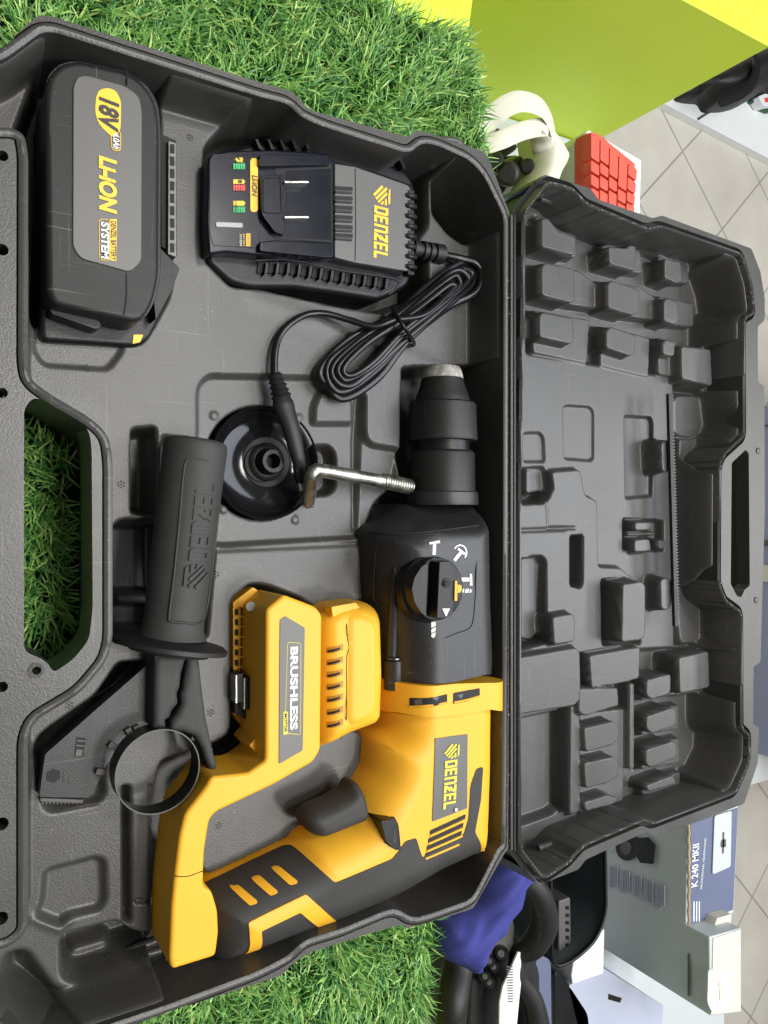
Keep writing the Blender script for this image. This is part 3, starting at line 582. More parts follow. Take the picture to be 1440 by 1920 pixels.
ic = [[(804, 1017), (824, 1013), (824, 1018), (817, 1019), (805, 1021)], [(811, 1021), (817, 1020), (816, 1040), (810, 1040)], line_poly((851, 1051), (864, 1035), 6), line_poly((858, 1029), (871, 1039), 4.5),
      [(863, 1083), (879, 1083), (879, 1090), (863, 1090)], [(880, 1076), (884, 1076), (885, 1098), (880, 1097)],
      [(865, 1104), (870, 1104), (868, 1111), (864, 1111)], [(873, 1104), (879, 1104), (877, 1111), (870, 1111)], [(881, 1104), (884, 1107), (882, 1111), (879, 1111)],
      [(808, 1166), (816, 1166), (816, 1173), (808, 1177)], [(808, 1180), (816, 1175), (816, 1183), (808, 1187)], [(808, 1189), (816, 1185), (815, 1193), (812, 1196), (808, 1194)]]
arc = [(862 + 12 * math.cos(a), 1036 + 14 * math.sin(a)) for a in np.linspace(-2.6, .75, 9)]
ic += [line_poly(arc[i], arc[i + 1], 2.6) for i in range(8)]
for grp in (ic[:2], ic[2:4] + ic[12:], ic[4:9], ic[9:12]):
    printed('mode_symbol', [np.array([PS(a, b, GF)[:2] for a, b in q]) for q in grp], PWHT, GF, HAM, eps=.0005)
# battery mount, its arm and the foot of the handle
FR_px = [(500, 1143), (533, 1115), (593, 1138), (605, 1153), (602, 1407), (588, 1430), (513, 1473), (407, 1523), (394, 1537), (389, 1565), (384, 1600), (382, 1662), (398, 1672), (409, 1708), (411, 1750), (405, 1794), (322, 1820), (318, 1800), (322, 1700), (327, 1647), (337, 1567), (347, 1527), (385, 1478), (397, 1457), (465, 1450), (498, 1427)]
FT = .076
prism('battery_mount_frame', rnd(P2(FR_px, FT), .0025), .036, FT, YEL, HAM, .003, seg=3)
tube('frame_seam', [P(a, b, FT + .0001) for a, b in ((327, 1643), (352, 1643), (381, 1633))], .00025, VOID, HAM, n=6)
tube('frame_seam', [P(a, b, FT - .015) for a, b in ((466, 1452), (420, 1466), (380, 1500), (336, 1560), (318, 1650), (313, 1800))], .0004, YEL, HAM, n=6)
LB = .0765
lb = prism('side_label', rnd(P2([(525, 1163), (535, 1155), (572, 1177), (568, 1407), (523, 1433)], LB), .001), FT - .001, LB, PGRY, HAM, .0002)
text('BRUSHLESS', P(545, 1213, LB), P(544, 1369, LB), .0044, PWHT, LB, HAM, bold=.035, eps=.0003)
def outline(pts, z, r, m, parent, closed=True, n=6, name='outline'):
    q = rnd(P2(pts, z), .0015, 3); return tube(name, [(a, b, z) for a, b in q], r, m, parent, closed, n, raw=True)
outline([(539, 1204), (564, 1206), (563, 1378), (534, 1374)], LB, .0002, PLIM, HAM)
prism('motor_tag', rnd(P2([(531, 1334), (539, 1334), (539, 1376), (531, 1378)], LB), .0006), LB - .0002, LB + .0003, PLIM, HAM, 0)
text('MOTOR', P(533, 1338, LB), P(533, 1373, LB), .0016, PBLK, LB + .0003, HAM, eps=.0003)
lipz = .040
prism('rail', rnd(P2([(437, 1130), (474, 1101), (484, 1107), (452, 1137), (450, 1338), (438, 1342)], lipz), .001), .030, lipz, YEL, HAM, .0006)
prism('slot_floor', P2([(444, 1130), (500, 1110), (520, 1140), (520, 1440), (440, 1345)], .034), .028, .0345, YEL, HAM, 0)
multi('rail_ribs', [(P2([(438, y), (464 + (k % 2) * 6, y - 1), (464 + (k % 2) * 6, y + 2), (438, y + 3)], lipz + .001), .034, lipz + .0012) for k, y in enumerate(range(1136, 1340, 19))], YEL, HAM)
multi('rail_ribs', [(P2([(488, y), (499, y - 1), (499, y + 3), (488, y + 4)], .066), .04, .066) for y in range(1152, 1240, 22)], YEL, HAM)
multi('rail_recess', [(P2([(440, y), (447, y), (447, y + 11), (440, y + 11)], lipz + .0002), lipz - .0005, lipz + .0003) for y in range(1142, 1330, 19)], VOID, HAM)
prism('mount_step', rnd(P2([(486, 1236), (500, 1236), (500, 1430), (470, 1400), (486, 1380)], .064), .001), .036, .062, YEL, HAM, .0006)
for x, y0, y1 in ((443, 1264, 1318), (458, 1270, 1330), (474, 1278, 1340)):
    t_ = prism('terminal', P2([(x, y0), (x + 14, y0 - 2), (x + 14, y1), (x, y1)], .052), .034, .052, BLK, HAM, .0005)
    pin(prism('contact', P2([(x - 1, y0 + 2), (x + 1, y0 + 2), (x + 1, y1), (x - 1, y1)], .0525), .036, .0528, STEEL, t_, 0))
prism('terminal_block', P2([(440, 1316), (485, 1340), (487, 1362), (440, 1338)], .046), .032, .046, VOID, HAM, .0005)
lathe('moulding_boss', P(470, 1137, .050), P(470, 1137, .056), [(0, .003), (1, .0027)], CLEAR, HAM, n=18)
# electronics module between mount and motor
MP = rnd(P2([(596, 1160), (608, 1146), (624, 1134), (677, 1127), (694, 1130), (708, 1140), (715, 1160), (718, 1262), (715, 1345), (704, 1360), (690, 1366), (650, 1381), (630, 1393), (600, 1405)], .062), .003)
MF = dome(MP, .052, .018, .010); pillow('electronics_module', MP, 0, 0, .010, YEL, HAM, .022, zf=MF)
MP2 = rnd(P2([(655, 1158), (668, 1150), (700, 1160), (708, 1180), (708, 1335), (690, 1352), (660, 1362), (652, 1350)], .071), .003)
sheet('module_cover', MP2, lambda q: MF(q) + .0016 * sstep(sdf(q, MP2) / .003), YEL, HAM, lambda q: MF(q) - .001, .002)
tube('module_seam', [PS(a, b, MF) for a, b in ((645, 1135), (650, 1170), (652, 1200), (654, 1215), (650, 1235), (650, 1300), (649, 1350), (640, 1385))], .0003, VOID, HAM, n=6)
prism('module_tab', rnd(P2([(622, 1138), (668, 1130), (676, 1140), (640, 1150), (625, 1158)], .070), .001), .06, .0695, YEL, HAM, .0008)
VRE = mat('shaded_vent_yellow', (.42, .2, .01), .6)  # darkened body yellow: shade inside the vents painted flat on the module
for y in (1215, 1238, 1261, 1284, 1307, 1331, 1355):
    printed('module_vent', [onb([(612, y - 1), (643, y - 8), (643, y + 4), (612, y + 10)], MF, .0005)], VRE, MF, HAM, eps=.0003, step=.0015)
    printed('vent_opening', [onb([(613, y + 4), (637, y - 2), (637, y + 2.5), (613, y + 8.5)], MF, .0002)], VOID, MF, HAM, eps=.0006, step=.0015)
# trigger and direction lever
TP = rnd(P2([(570, 1540), (582, 1522), (628, 1502), (654, 1486), (663, 1468), (676, 1470), (688, 1490), (695, 1526), (688, 1542), (650, 1557), (608, 1574), (592, 1571), (578, 1556)], .068), .003)
pillow('trigger', TP, .058, .016, .007, RUB, HAM, .054)
pr = prism('direction_lever', rnd(P2([(714, 1540), (738, 1536), (744, 1545), (748, 1590), (738, 1592), (724, 1578)], .082), .001), .06, .082, BLK, HAM, .001)
sheet('lever_recess', region([(706, 1538), (712, 1532), (738, 1530), (746, 1545), (751, 1592), (742, 1594), (720, 1580)], .001), lambda q: HF(q) + .0005, VOID, HAM, None, .003)
pin(printed('arrow_mark', [P2(line_poly((739, 1556), (741, 1578), 1.2), .082), P2(line_poly((741, 1579), (737, 1573), 1.2), .082)], GREYP, .082, pr, eps=.0004))
#@@BATTERY
# ------------------------------------------------------------------ battery
BAT = thing('battery_pack', 'black slide-on battery pack with grey label, in the corner pocket of the case', 'battery', P(180, 380, .008))
BO = [(84, 180), (90, 142), (112, 118), (146, 111), (238, 132), (272, 155), (294, 190), (300, 240), (299, 520), (286, 572), (262, 606), (100, 570), (88, 545)]
prism('battery_base', rnd(P2([(82, 190), (92, 150), (140, 118), (240, 140), (298, 200), (304, 250), (303, 470), (338, 505), (318, 565), (285, 632), (262, 648), (78, 636), (76, 560)], .05), .004), .008, .046, BLK, BAT, .003, seg=3)
bs = prism('battery_shell', rnd(P2(BO, .070), .006), .030, .070, BLK2, BAT, .0035, seg=4)
prism('shell_seam', rnd(P2([(x + (3 if x > 200 else -3), y) for x, y in BO], .062), .006), .060, .0615, BLK, BAT, .0004)
pin(prism('label_panel', rnd(P2([(137, 160), (146, 142), (162, 140), (235, 160), (262, 180), (267, 210), (266, 490), (244, 510), (150, 484), (136, 462)], .0712), .003), .068, .0710, PGRY, bs, .0006))
ZL = .0711
tube('battery_seam', [P(a, b, z) for a, b, z in ((237, 131, .0695), (238, 145, .0704), (238, 158, .0710))], .0004, VOID, BAT, n=6)
tube('battery_seam', [P(a, b, .0702) for a, b in ((237, 512), (237, 560), (232, 590))], .0004, VOID, BAT, n=6)
printed('voltage_badge', [rnd(P2([(180, 182), (186, 168), (204, 165), (218, 171), (227, 190), (226, 243), (218, 256), (208, 256), (184, 232), (178, 210)], ZL), .003)], PYEL, ZL, BAT, eps=.0002)
text('18V', P(188, 182, ZL), P(186, 240, ZL), .0092, PBLK, ZL, BAT, bold=.04, shear=.12)
outline([(207, 246), (226, 246), (226, 282), (210, 282)], ZL + .0002, .00025, PYEL, BAT)
text('4.0Ah', P(212, 249, ZL), P(212, 279, ZL), .0032, PWHT, ZL, BAT, bold=.02, shear=.2)
text('Li-iON', P(187, 292, ZL), P(187, 396, ZL), .0082, PYEL, ZL, BAT, bold=.045, shear=.12)
outline([(186, 411), (205, 411), (205, 489), (186, 486)], ZL + .0002, .0002, PYEL, BAT)
text('SYSTEM', P(190, 416, ZL), P(190, 484, ZL), .0037, PWHT, ZL, BAT, bold=.03)
printed('badge', [P2([(206, 411), (219, 411), (218, 490), (206, 488)], ZL)], PYEL, ZL, BAT, eps=.0002)
text('DENZEL BATTERY', P(208, 414, ZL), P(208, 487, ZL), .0026, PBLK, ZL, BAT, eps=.0005, bold=.01)
prism('battery_latch', rnd(P2([(298, 462), (337, 503), (322, 545), (292, 600), (288, 560), (294, 530)], .058), .001), .03, .058, BLK, BAT, .0015)
prism('latch_foot', rnd(P2([(250, 628), (268, 628), (262, 642), (248, 645)], .046), .0005), .044, .0468, PYEL, BAT, 0)
prism('release_ledge', rnd(P2([(92, 572), (186, 600), (192, 612), (180, 618), (95, 588)], .058), .0015), .03, .058, BLK, BAT, .001)
prism('rail_slot', P2([(302, 252), (330, 264), (332, 480), (303, 462)], .047), .040, .0472, VOID, BAT, 0)
cg = prism('contact_grille', P2([(316, 264), (330, 268), (331, 482), (315, 476)], .050), .042, .050, mat('dull_metal_frame', (.16, .155, .14), .45, .5, .4, 500, .5, 300), BAT, .0003)
pin(multi('grille_opening', [(P2([(319, 270 + 23.2 * k), (327, 271 + 23.2 * k), (327, 288 + 23.2 * k), (319, 287 + 23.2 * k)], .0502), .0495, .0503) for k in range(9)], VOID, cg))
# ------------------------------------------------------------------ charger
CHG = thing('battery_charger', 'black mains charger with yellow print, its cord coiled and tied beside it', 'charger', P(590, 400, .01))
CO = [(386, 302), (396, 286), (424, 278), (485, 262), (612, 266), (700, 290), (764, 318), (780, 345), (778, 500), (768, 535), (740, 552), (710, 563), (640, 552), (552, 540), (470, 540), (431, 530), (388, 492), (381, 420)]
prism('charger_base', rnd(P2(CO, .044), .004), .009, .044, BLK, CHG, .004, seg=3)
body_px = [(390, 300), (396, 288), (430, 282), (510, 280), (617, 287), (626, 303), (700, 320), (764, 343), (777, 348), (778, 494), (768, 511), (700, 497), (626, 482), (618, 484), (500, 479), (425, 472), (392, 476), (388, 420)]
cb = prism('charger_top', rnd(P2(body_px, .055), .002), .040, .055, NAVY, CHG, .0015, seg=3)
pin(prism('rear_cover', rnd(P2([(628, 306), (666, 312), (764, 346), (770, 352), (772, 494), (764, 508), (666, 492), (628, 482)], .0564), .0012), .052, .0562, PGRY, cb, .0006))
pin(prism('indicator_panel', rnd(P2([(400, 288), (487, 290), (487, 465), (400, 460), (394, 440), (393, 300)], .0556), .001), .054, .0554, NAVY, cb, .0002))
ZC = .0563
tube('cover_joint', [P(a, b, ZC) for a, b in ((666, 316), (667, 400), (666, 490))], .0003, VOID, CHG, n=6)
block_word(P(702, 342, ZC), P(700, 484, ZC), .0105, PYEL, ZC, CHG, eps=.0003, frac=.3)
prism('rail_guide', rnd(P2([(488, 288), (614, 290), (622, 297), (622, 307), (514, 310), (488, 310)], .060), .0012), .05, .059, NAVY, CHG, .001)
prism('rail_guide', rnd(P2([(488, 452), (520, 449), (622, 454), (622, 482), (610, 482), (488, 470)], .060), .0012), .05, .059, NAVY, CHG, .001)
prism('socket_well', P2([(516, 311), (622, 308), (624, 454), (516, 448)], .0552), .05, .0553, VOID, CHG, 0)
prism('socket_floor', P2([(536, 320), (621, 316), (621, 450), (536, 444)], .0556), .05, .0555, NAVY, CHG, 0)
prism('socket_block', rnd(P2([(490, 330), (532, 326), (534, 440), (516, 434), (492, 402)], .060), .0008), .05, .0595, NAVY, CHG, .0006)
outline([(494, 334), (526, 332), (528, 400), (494, 398)], .0598, .0003, VOID, CHG)
for y in (341, 407):
    prism('contact_blade', P2([(534, y - 2), (578, y - 2), (580, y + 1), (578, y + 2), (534, y + 2)], .0622), .055, .0622, STEEL, CHG, .0002)
for y in (352, 370, 388, 406, 424, 440):
    prism('cover_vent', P2([(629, y - 3), (661, y - 1), (661, y + 6), (629, y + 4)], ZC), .0555, .0566, VOID, CHG, 0)
    prism('vent_rib', rnd(P2([(629, y + 5), (661, y + 7), (661, y + 11), (629, y + 9)], .0575), .0003), .0555, .0574, BLK2, CHG, .0003)
for k in range(8):
    y = 366 + k * 19; tube('comb_rib', [P(762, y, .056), P(770, y + 1, .0572), P(777, y + 2, .0545), P(778, y + 3, .047)], .0016, BLK2, CHG, n=8, sub=4)
multi('comb_gap', [(P2([(765, 356 + k * 19), (776, 358 + k * 19), (776, 364 + k * 19), (765, 362 + k * 19)], .0563), .05, .0566) for k in range(9)], VOID, CHG)
for k in range(12):
    x = 486 + k * 20.5; y = 491 + max(0, k - 2) * 2.9 + (k > 5) * 1
    prism('side_vent', P2([(x, y), (x + 14, y + 1), (x + 13, y + 16), (x + 2, y + 21), (x - 3, y + 20)], .046), .040, .0455, VOID, CHG, 0)
    prism('side_rib', rnd(P2([(x + 13, y + 1), (x + 18, y + 2), (x + 16, y + 20), (x + 10, y + 24)], .049), .0003), .04, .049, BLK, CHG, .0004)
tube('vent_frame', [P(a, b, .0495) for a, b in ((480, 489), (545, 488), (640, 508), (742, 524), (738, 545), (728, 552))], .0006, BLK, CHG, n=6, sub=4)
for k in range(13):
    x = 485 + k * 22.5; y = 268 + max(0, k - 5) * 5.2
    prism('side_rib', rnd(P2([(x - 6, y - 8), (x - 1, y - 8), (x + 8, y + 11), (x + 2, y + 11)], .050), .0003), .04, .0495, BLK, CHG, .0004)
# indicator legend
ZI = .0555
for y, m in ((309, PGRN), (349, PRED), (390, PGRN)):
    printed('charge_bars', [P2([(438 + 0, y - 0), (458, y), (458, y + 2), (438, y + 2)], ZI)], m, ZI, CHG)
    bpol = [P2(rect(437 + k * 4.6, y - 2, 440.3 + k * 4.6, y + 9), ZI) for k in range(5)]
    printed('charge_bars', bpol, m, ZI, CHG, eps=.0006)
printed('legend_icons', [P2(q, ZI) for q in ([(440, 299), (443, 296), (448, 301), (452, 298), (456, 300), (450, 305), (446, 305)], [(448, 296), (455, 296), (455, 298), (448, 298)], [(448, 303), (455, 303), (455, 305), (448, 305)], rect(437, 337, 457, 345), rect(457, 339, 459, 343), rect(437, 377, 457, 386), rect(457, 379, 459, 384))], PYEL, ZI, CHG)
printed('legend_icons', [P2(rect(446, 338, 453, 344), ZI)], PBLK, ZI, CHG, eps=.0006)
text('100%', P(439, 378, ZI), P(439, 379 + 0, ZI) + (.0058, 0, 0), .0016, PBLK, ZI, CHG, eps=.0008, bold=.0)
printed('name_pill', [rnd(P2([(469, 297), (483, 297), (483, 398), (469, 398)], ZI), .0022, 6)], PYEL, ZI, CHG)
text('Li-iON', P(472, 329, ZI), P(472, 367, ZI), .0031, PBLK, ZI, CHG, eps=.0008, bold=.02)
pin(prism('indicator_lens', rnd(P2([(405, 415), (456, 417), (456, 427), (405, 425)], .0565), .0012, 5), .054, .0562, CLEAR, cb, .0004))
printed('badge', [P2(rect(461, 438, 469, 462), ZI)], PYEL, ZI, CHG)
text('DENZEL', P(463, 439, ZI), P(463, 461, ZI), .0014, PBLK, ZI, CHG, eps=.0008, bold=0)
text('BATTERY', P(455, 439, ZI), P(455, 462, ZI), .0012, PYEL, ZI, CHG, bold=0)
text('SYSTEM', P(449, 439, ZI), P(449, 461, ZI), .0012, PWHT, ZI, CHG, bold=0)
# cord: relief, bundle, plug
lathe('strain_relief', P(772, 466, .044), P(830, 477, .044), [(0, .0062), (.15, .0062), (.15, .005), (.3, .005), (.3, .0064), (.42, .0064), (.42, .005), (.5, .005), (.5, .0064), (.62, .0064), (.62, .005), (.7, .005), (.7, .0066), (.98, .0066), (1, .0058)], BLK2, CHG, n=14)
c0 = np.array((752., 612.)); th = math.radians(-39); ca, sa = math.cos(th), math.sin(th)
def bun(a, b, z): return P(c0[0] + a * ca - b * sa, c0[1] + a * sa + b * ca, z)
pts = [P(828, 477, .046), P(862, 484, .05), P(890, 492, .052), P(903, 512, .053), P(892, 548, .053)]
N = 5
for k in range(N):
    La = 180 - 11 * k; Wd = 46 - 7.5 * k if k < 4 else 16; z = .049 + .0022 * k
    for a, b, dz in ((La * .5, Wd * .62, 0), (0, Wd * .60, .001), (-La * .55, Wd * .95, 0), (-La * .93, Wd * .75, -.001), (-La, 0, -.001), (-La * .9, -Wd * .75, 0), (-La * .5, -Wd * .9, 0), (0, -Wd * .55, .002), (La * .5, -Wd * .55, 0), (La * .88, -Wd * .5, 0), (La * .98 - k * 2, 0, 0), (La * .88, Wd * .42, 0)):
        if k == 0 and a > 60 and b > 0 and dz == 0 and a < La * .6: pass
        pts.append(bun(a + random.uniform(-5, 5), b + random.uniform(-4, 4), z + dz))
pts += [bun(50, 10, .062), P(740, 600, .062), P(700, 612, .058), P(655, 600, .052), P(610, 588, .048), P(575, 590, .046), P(545, 606, .046), P(524, 630, .046), P(515, 662, .047), P(514, 705, .048)]
cord = tube('cord', pts, .0023, CABLE, CHG, n=10, sub=7, sx=1.15, sy=.9)
tube('cable_tie', [bun(10, -38, .05), bun(6, -20, .063), bun(4, 0, .068), bun(2, 20, .064), bun(0, 37, .052), bun(-4, 42, .045), bun(-12, 36, .044)], .0013, BLK, CHG, n=8)
r_ = lathe('plug_relief', P(514, 700, .048), P(529, 748, .048), [(0, .0042)] + [(k / 10 + e, (.0046 + .0002 * k) if (k + (e > .05)) % 2 else (.0034 + .0002 * k)) for k in range(10) for e in (.01, .09)] + [(1, .0055)], BLK2, CHG, n=14)
tube('plug', [P(528, 744, .049), P(533, 765, .050), P(545, 800, .052), P(556, 845, .052), P(563, 876, .050)], [.0050, .0068, .0058, .0054, .0046, .0040], BLK2, CHG, n=18, sy=.8)
for dx in (-6, 5):
    pn = lathe('plug_pin', P(560 + dx, 872, .050), P(567 + dx * .9, 906, .049), [(0, .0021), (1, .0021)], BLK, CHG, n=12)
    pin(lathe('pin_tip', P(567 + dx * .9, 905, .049), P(571 + dx * .9, 920, .0485), [(0, .0020), (.8, .0020), (1, .0013)], STEEL, pn, n=12))
# ------------------------------------------------------------------ dust cap disc
DISC = thing('dust_cap', 'round glossy black dish with a hollow hub, under the plug', 'dust cap', P(497, 868, .018))
DC = P(497, 868, .034)
lathe('dish', DC - (0, 0, .014), DC + (0, 0, .003), [(0, .028), (.2, .034), (.8, .0352), (.97, .0352), (1, .0345), (.97, .0335), (.80, .0325), (.66, .031), (.55, .027), (.5, .020), (.48, .0135), (.50, .012), (.60, .0115)], GLOSS, DISC, n=72, cap=False, smooth=50)
HC = P(501, 866, .030)
lathe('hub', HC - (0, 0, .004), HC + (0, 0, .010), [(0, .0145), (.3, .0112), (.35, .0085), (.9, .0076), (1, .0070), (.99, .0046), (.3, .0042)], BLK, DISC, n=36, cap=False, smooth=45)
lathe('hub_floor', HC - (0, 0, .003), HC - (0, 0, .001), [(0, .016), (1, .0155)], VOID, DISC, n=30)
#@@HANDLE
# ------------------------------------------------------------------ auxiliary handle with clamp
SH = thing('side_handle', 'black auxiliary side handle with raised lettering, split clamp and thin steel ring', 'handle', P(330, 1150, .03))
ha = P(367, 838, .062); hb = P(322, 1196, .062); hr = .0166
lathe('handle_grip', ha, hb, [(-.035, .006), (-.034, .0145), (-.026, .0163), (-.01, .0170), (.02, .0172), (.5, hr), (.9, .0160), (.96, .0165), (1, .0185)], RUB, SH, n=64, smooth=50)
hd = (hb - ha)[:2]; hl = np.linalg.norm(hd); hd = hd / hl
def CF(q):
    d = np.abs((q - ha[:2]) @ np.array((-hd[1], hd[0]))); return .062 + np.sqrt(np.clip(hr ** 2 - d ** 2, 0, 1)) + .0003
cy = lambda a, b, e=0: PS(a, b, CF) + np.array((0, 0, e))
loop = [(352, 862), (382, 862), (412, 872), (417, 880), (410, 960), (400, 1050), (388, 1140), (377, 1168), (350, 1168), (322, 1165), (317, 1155), (325, 1090), (336, 980), (344, 890)]
tube('panel_border', [cy(a, b) for a, b in loop], .0006, RUB, SH, closed=True, n=8, sub=5)
wd = block_word(PS(386, 1107, CF), PS(407, 908, CF), .0125, RUB, CF, SH, eps=.0007, frac=.27, name='raised_lettering', step=.0014)
sol = wd.modifiers.new('Solidify', 'SOLIDIFY'); sol.thickness = .0009; sol.offset = -1
lathe('hand_guard', P(322, 1196, .060), P(317, 1222, .060), [(-.1, .017), (.1, .024), (.2, .0285), (.4, .0306), (.7, .0306), (.75, .026), (.8, .0225), (1.05, .0215), (1.1, .018)], BLK2, SH, n=64, smooth=40)
prism('clamp_plate', rnd(P2([(84, 1414), (290, 1234), (292, 1368), (262, 1371), (229, 1395), (200, 1435), (188, 1462), (167, 1497), (73, 1495)], .050), .0012), .040, .050, GEAR, SH, .0006)
prism('hex_hole', circ(P(100, 1455, .0502)[:2], .0037, 6), .0495, .0503, VOID, SH, 0)
prism('slot_hole', P2([(144, 1382), (161, 1384), (156, 1420), (139, 1418)], .0503), .0495, .0503, VOID, SH, 0)
multi('slot_fitting', [(P2([(144, 1387), (160, 1389), (160, 1391), (144, 1390)], .0508), .0495, .0508), (P2([(143, 1396), (159, 1398), (159, 1400), (143, 1399)], .0508), .0495, .0508), (P2([(144, 1405), (155, 1406), (153, 1418), (141, 1417)], .0508), .0495, .0508)], GREYP, SH)
outline([(119, 1446), (131, 1448), (129, 1471), (117, 1470)], .0502, .0002, GREYP, SH)
printed('scale_mark', [P2(line_poly((120 + (k % 2) * 4, 1449 + 4 * k), (124 - (k % 2) * 4, 1453 + 4 * k), 1), .0502) for k in range(5)], GREYP, .0502, SH)
prism('toothed_edge', P2([(74, 1496), (158, 1499), (155, 1507), (76, 1504)], .046), .040, .046, GREYP, SH, .0005)
multi('teeth', [(P2([(78 + 7 * k, 1504), (82 + 7 * k, 1504), (80 + 7 * k, 1509)], .045), .040, .045) for k in range(10)], GREYP, SH)
fl, _ = pillow('clamp_neck', rnd(P2([(288, 1228), (350, 1228), (340, 1262), (337, 1288), (332, 1300), (334, 1318), (322, 1333), (318, 1345), (310, 1350), (311, 1366), (286, 1366)], .062), .0006), .060, .004, .0022, RUB, SH, .042)
pillow('clamp_neck', rnd(P2([(351, 1228), (372, 1228), (380, 1300), (386, 1345), (400, 1410), (407, 1436), (404, 1450), (396, 1452), (386, 1430), (376, 1400), (364, 1380), (340, 1371), (317, 1372), (320, 1352), (329, 1340), (339, 1320), (338, 1302), (342, 1290), (346, 1262)], .062), .0006), .060, .004, .0022, RUB, SH, .042)
for x, y, a in ((244, 1374, .5), (213, 1400, .9), (190, 1448, 1.3), (386, 1404, 1.1), (398, 1444, 1.3), (362, 1377, -.5), (258, 1370, .3)):
    q = P(x, y, .054)[:2]; u_ = np.array((math.cos(a), math.sin(a))); v_ = np.array((-u_[1], u_[0]))
    prism('clamp_tooth', np.array([q + u_ * sx * .0026 + v_ * sy * .0016 for sx, sy in ((-1, -1), (1, -1), (1, 1), (-1, 1))]), .044, .054 + (.004 if x > 300 else 0), GREYP, SH, .0004)
RC = P(297, 1447, .068)
lathe('clamp_ring', RC - (0, 0, .013), RC, [(0, .0216), (1, .0216), (1, .0223), (0, .0223), (0, .0216)], mat('blackened_steel', (.04, .04, .04), .35, .5, .3, 400, .3, 60, metal=.8), SH, n=72, cap=False, smooth=40)
lathe('ring_edge', RC - (0, 0, .0004), RC + (0, 0, .0002), [(0, .0216), (1, .0217), (1, .02225), (0, .0223)], GREYP, SH, n=72, cap=False)
# ------------------------------------------------------------------ hook bolt
HB = thing('hook_bolt', 'bent zinc plated bolt with a threaded end, leaning over the dish towards the hammer', 'bolt', P(660, 900, .04))
tube('shank', [P(578, 943, .046), P(581, 915, .054), P(584, 893, .0615), P(590, 884, .063), P(600, 882, .063), P(640, 889, .061), P(700, 899, .058), P(722, 903, .057)], .0042, STEEL, HB, n=18)
lathe('shank_end', P(578, 945, .0455), P(578, 942, .0465), [(0, .0042), (1, .0044)], STEEL, HB, n=6)
h0, h1 = P(716, 901, .0573), P(770, 913, .0545)
pf = []
for k in range(12): pf += [(k / 12, .0034), (k / 12 + .03, .0050), (k / 12 + .05, .0050), (k / 12 + .078, .0034)]
lathe('thread', h0, h1, pf + [(1, .003)], STEEL, HB, n=20, smooth=50)
# ------------------------------------------------------------------ depth gauge in the lid
DG = bpy.data.objects.new('depth_gauge', None); S.collection.objects.link(DG); tag(DG, 'long thin serrated steel depth gauge clipped inside the open lid', 'depth gauge')
DG.matrix_world = ML
GB = mat('blackened_gauge_steel', (.02, .02, .021), .5, .4, .3, 500, .3, 60)
def inlid(o): o.matrix_parent_inverse = Matrix.Identity(4); return o
inlid(prism('gauge_bar', PL2([(1254, 738), (1260, 738), (1273, 1174), (1266, 1175)], -.016), -.019, -.016, GB, DG, .0003, True))
inlid(multi('gauge_teeth', [(PL2([(1260.5 + 12.5 * t, 740 + 432 * t), (1264 + 12.5 * t, 742 + 432 * t), (1260.5 + 12.5 * t, 744.5 + 432 * t)], -.016), -.019, -.0162) for t in np.arange(0, 1, 1 / 72)], GREYP, DG, True))
#@@PLACE
# ------------------------------------------------------------------ the place: floor, counter, turf
fm = bpy.data.materials.new('floor_tiles'); fm.use_nodes = True; nt = fm.node_tree; b = nt.nodes['Principled BSDF']
tc = nt.nodes.new('ShaderNodeTexCoord'); mp = nt.nodes.new('ShaderNodeMapping'); bk = nt.nodes.new('ShaderNodeTexBrick')
nt.links.new(tc.outputs['Object'], mp.inputs[0]); nt.links.new(mp.outputs[0], bk.inputs['Vector'])
bk.offset = 0; bk.squash = 1; bk.inputs['Scale'].default_value = 1; bk.inputs['Brick Width'].default_value = .2925; bk.inputs['Row Height'].default_value = .2925
bk.inputs['Mortar Size'].default_value = .0035; bk.inputs['Mortar Smooth'].default_value = .3
bk.inputs['Color1'].default_value = (.66, .61, .52, 1); bk.inputs['Color2'].default_value = (.69, .64, .55, 1); bk.inputs['Mortar'].default_value = (.36, .33, .28, 1)
ns = nt.nodes.new('ShaderNodeTexNoise'); ns.inputs['Scale'].default_value = 5; ns.inputs['Detail'].default_value = 5; nt.links.new(tc.outputs['Object'], ns.inputs[0])
mx = nt.nodes.new('ShaderNodeMix'); mx.data_type = 'RGBA'; mx.blend_type = 'MULTIPLY'; mx.inputs[0].default_value = .4
nt.links.new(bk.outputs['Color'], mx.inputs[6]); nt.links.new(ns.outputs['Fac'], mx.inputs[7]); nt.links.new(mx.outputs[2], b.inputs['Base Color']); b.inputs['Roughness'].default_value = .32
FZ = -1.125
fo = mesh_obj('floor', [(-6, -6, FZ), (6, -6, FZ), (6, 8, FZ), (-6, 8, FZ)], [(0, 1, 2, 3)], fm); fo['kind'] = 'structure'
j0 = P(1280, 284, FZ); mp.vector_type = 'TEXTURE'; mp.inputs['Rotation'].default_value = (0, 0, math.radians(44)); mp.inputs['Location'].default_value = (j0[0], j0[1], 0)
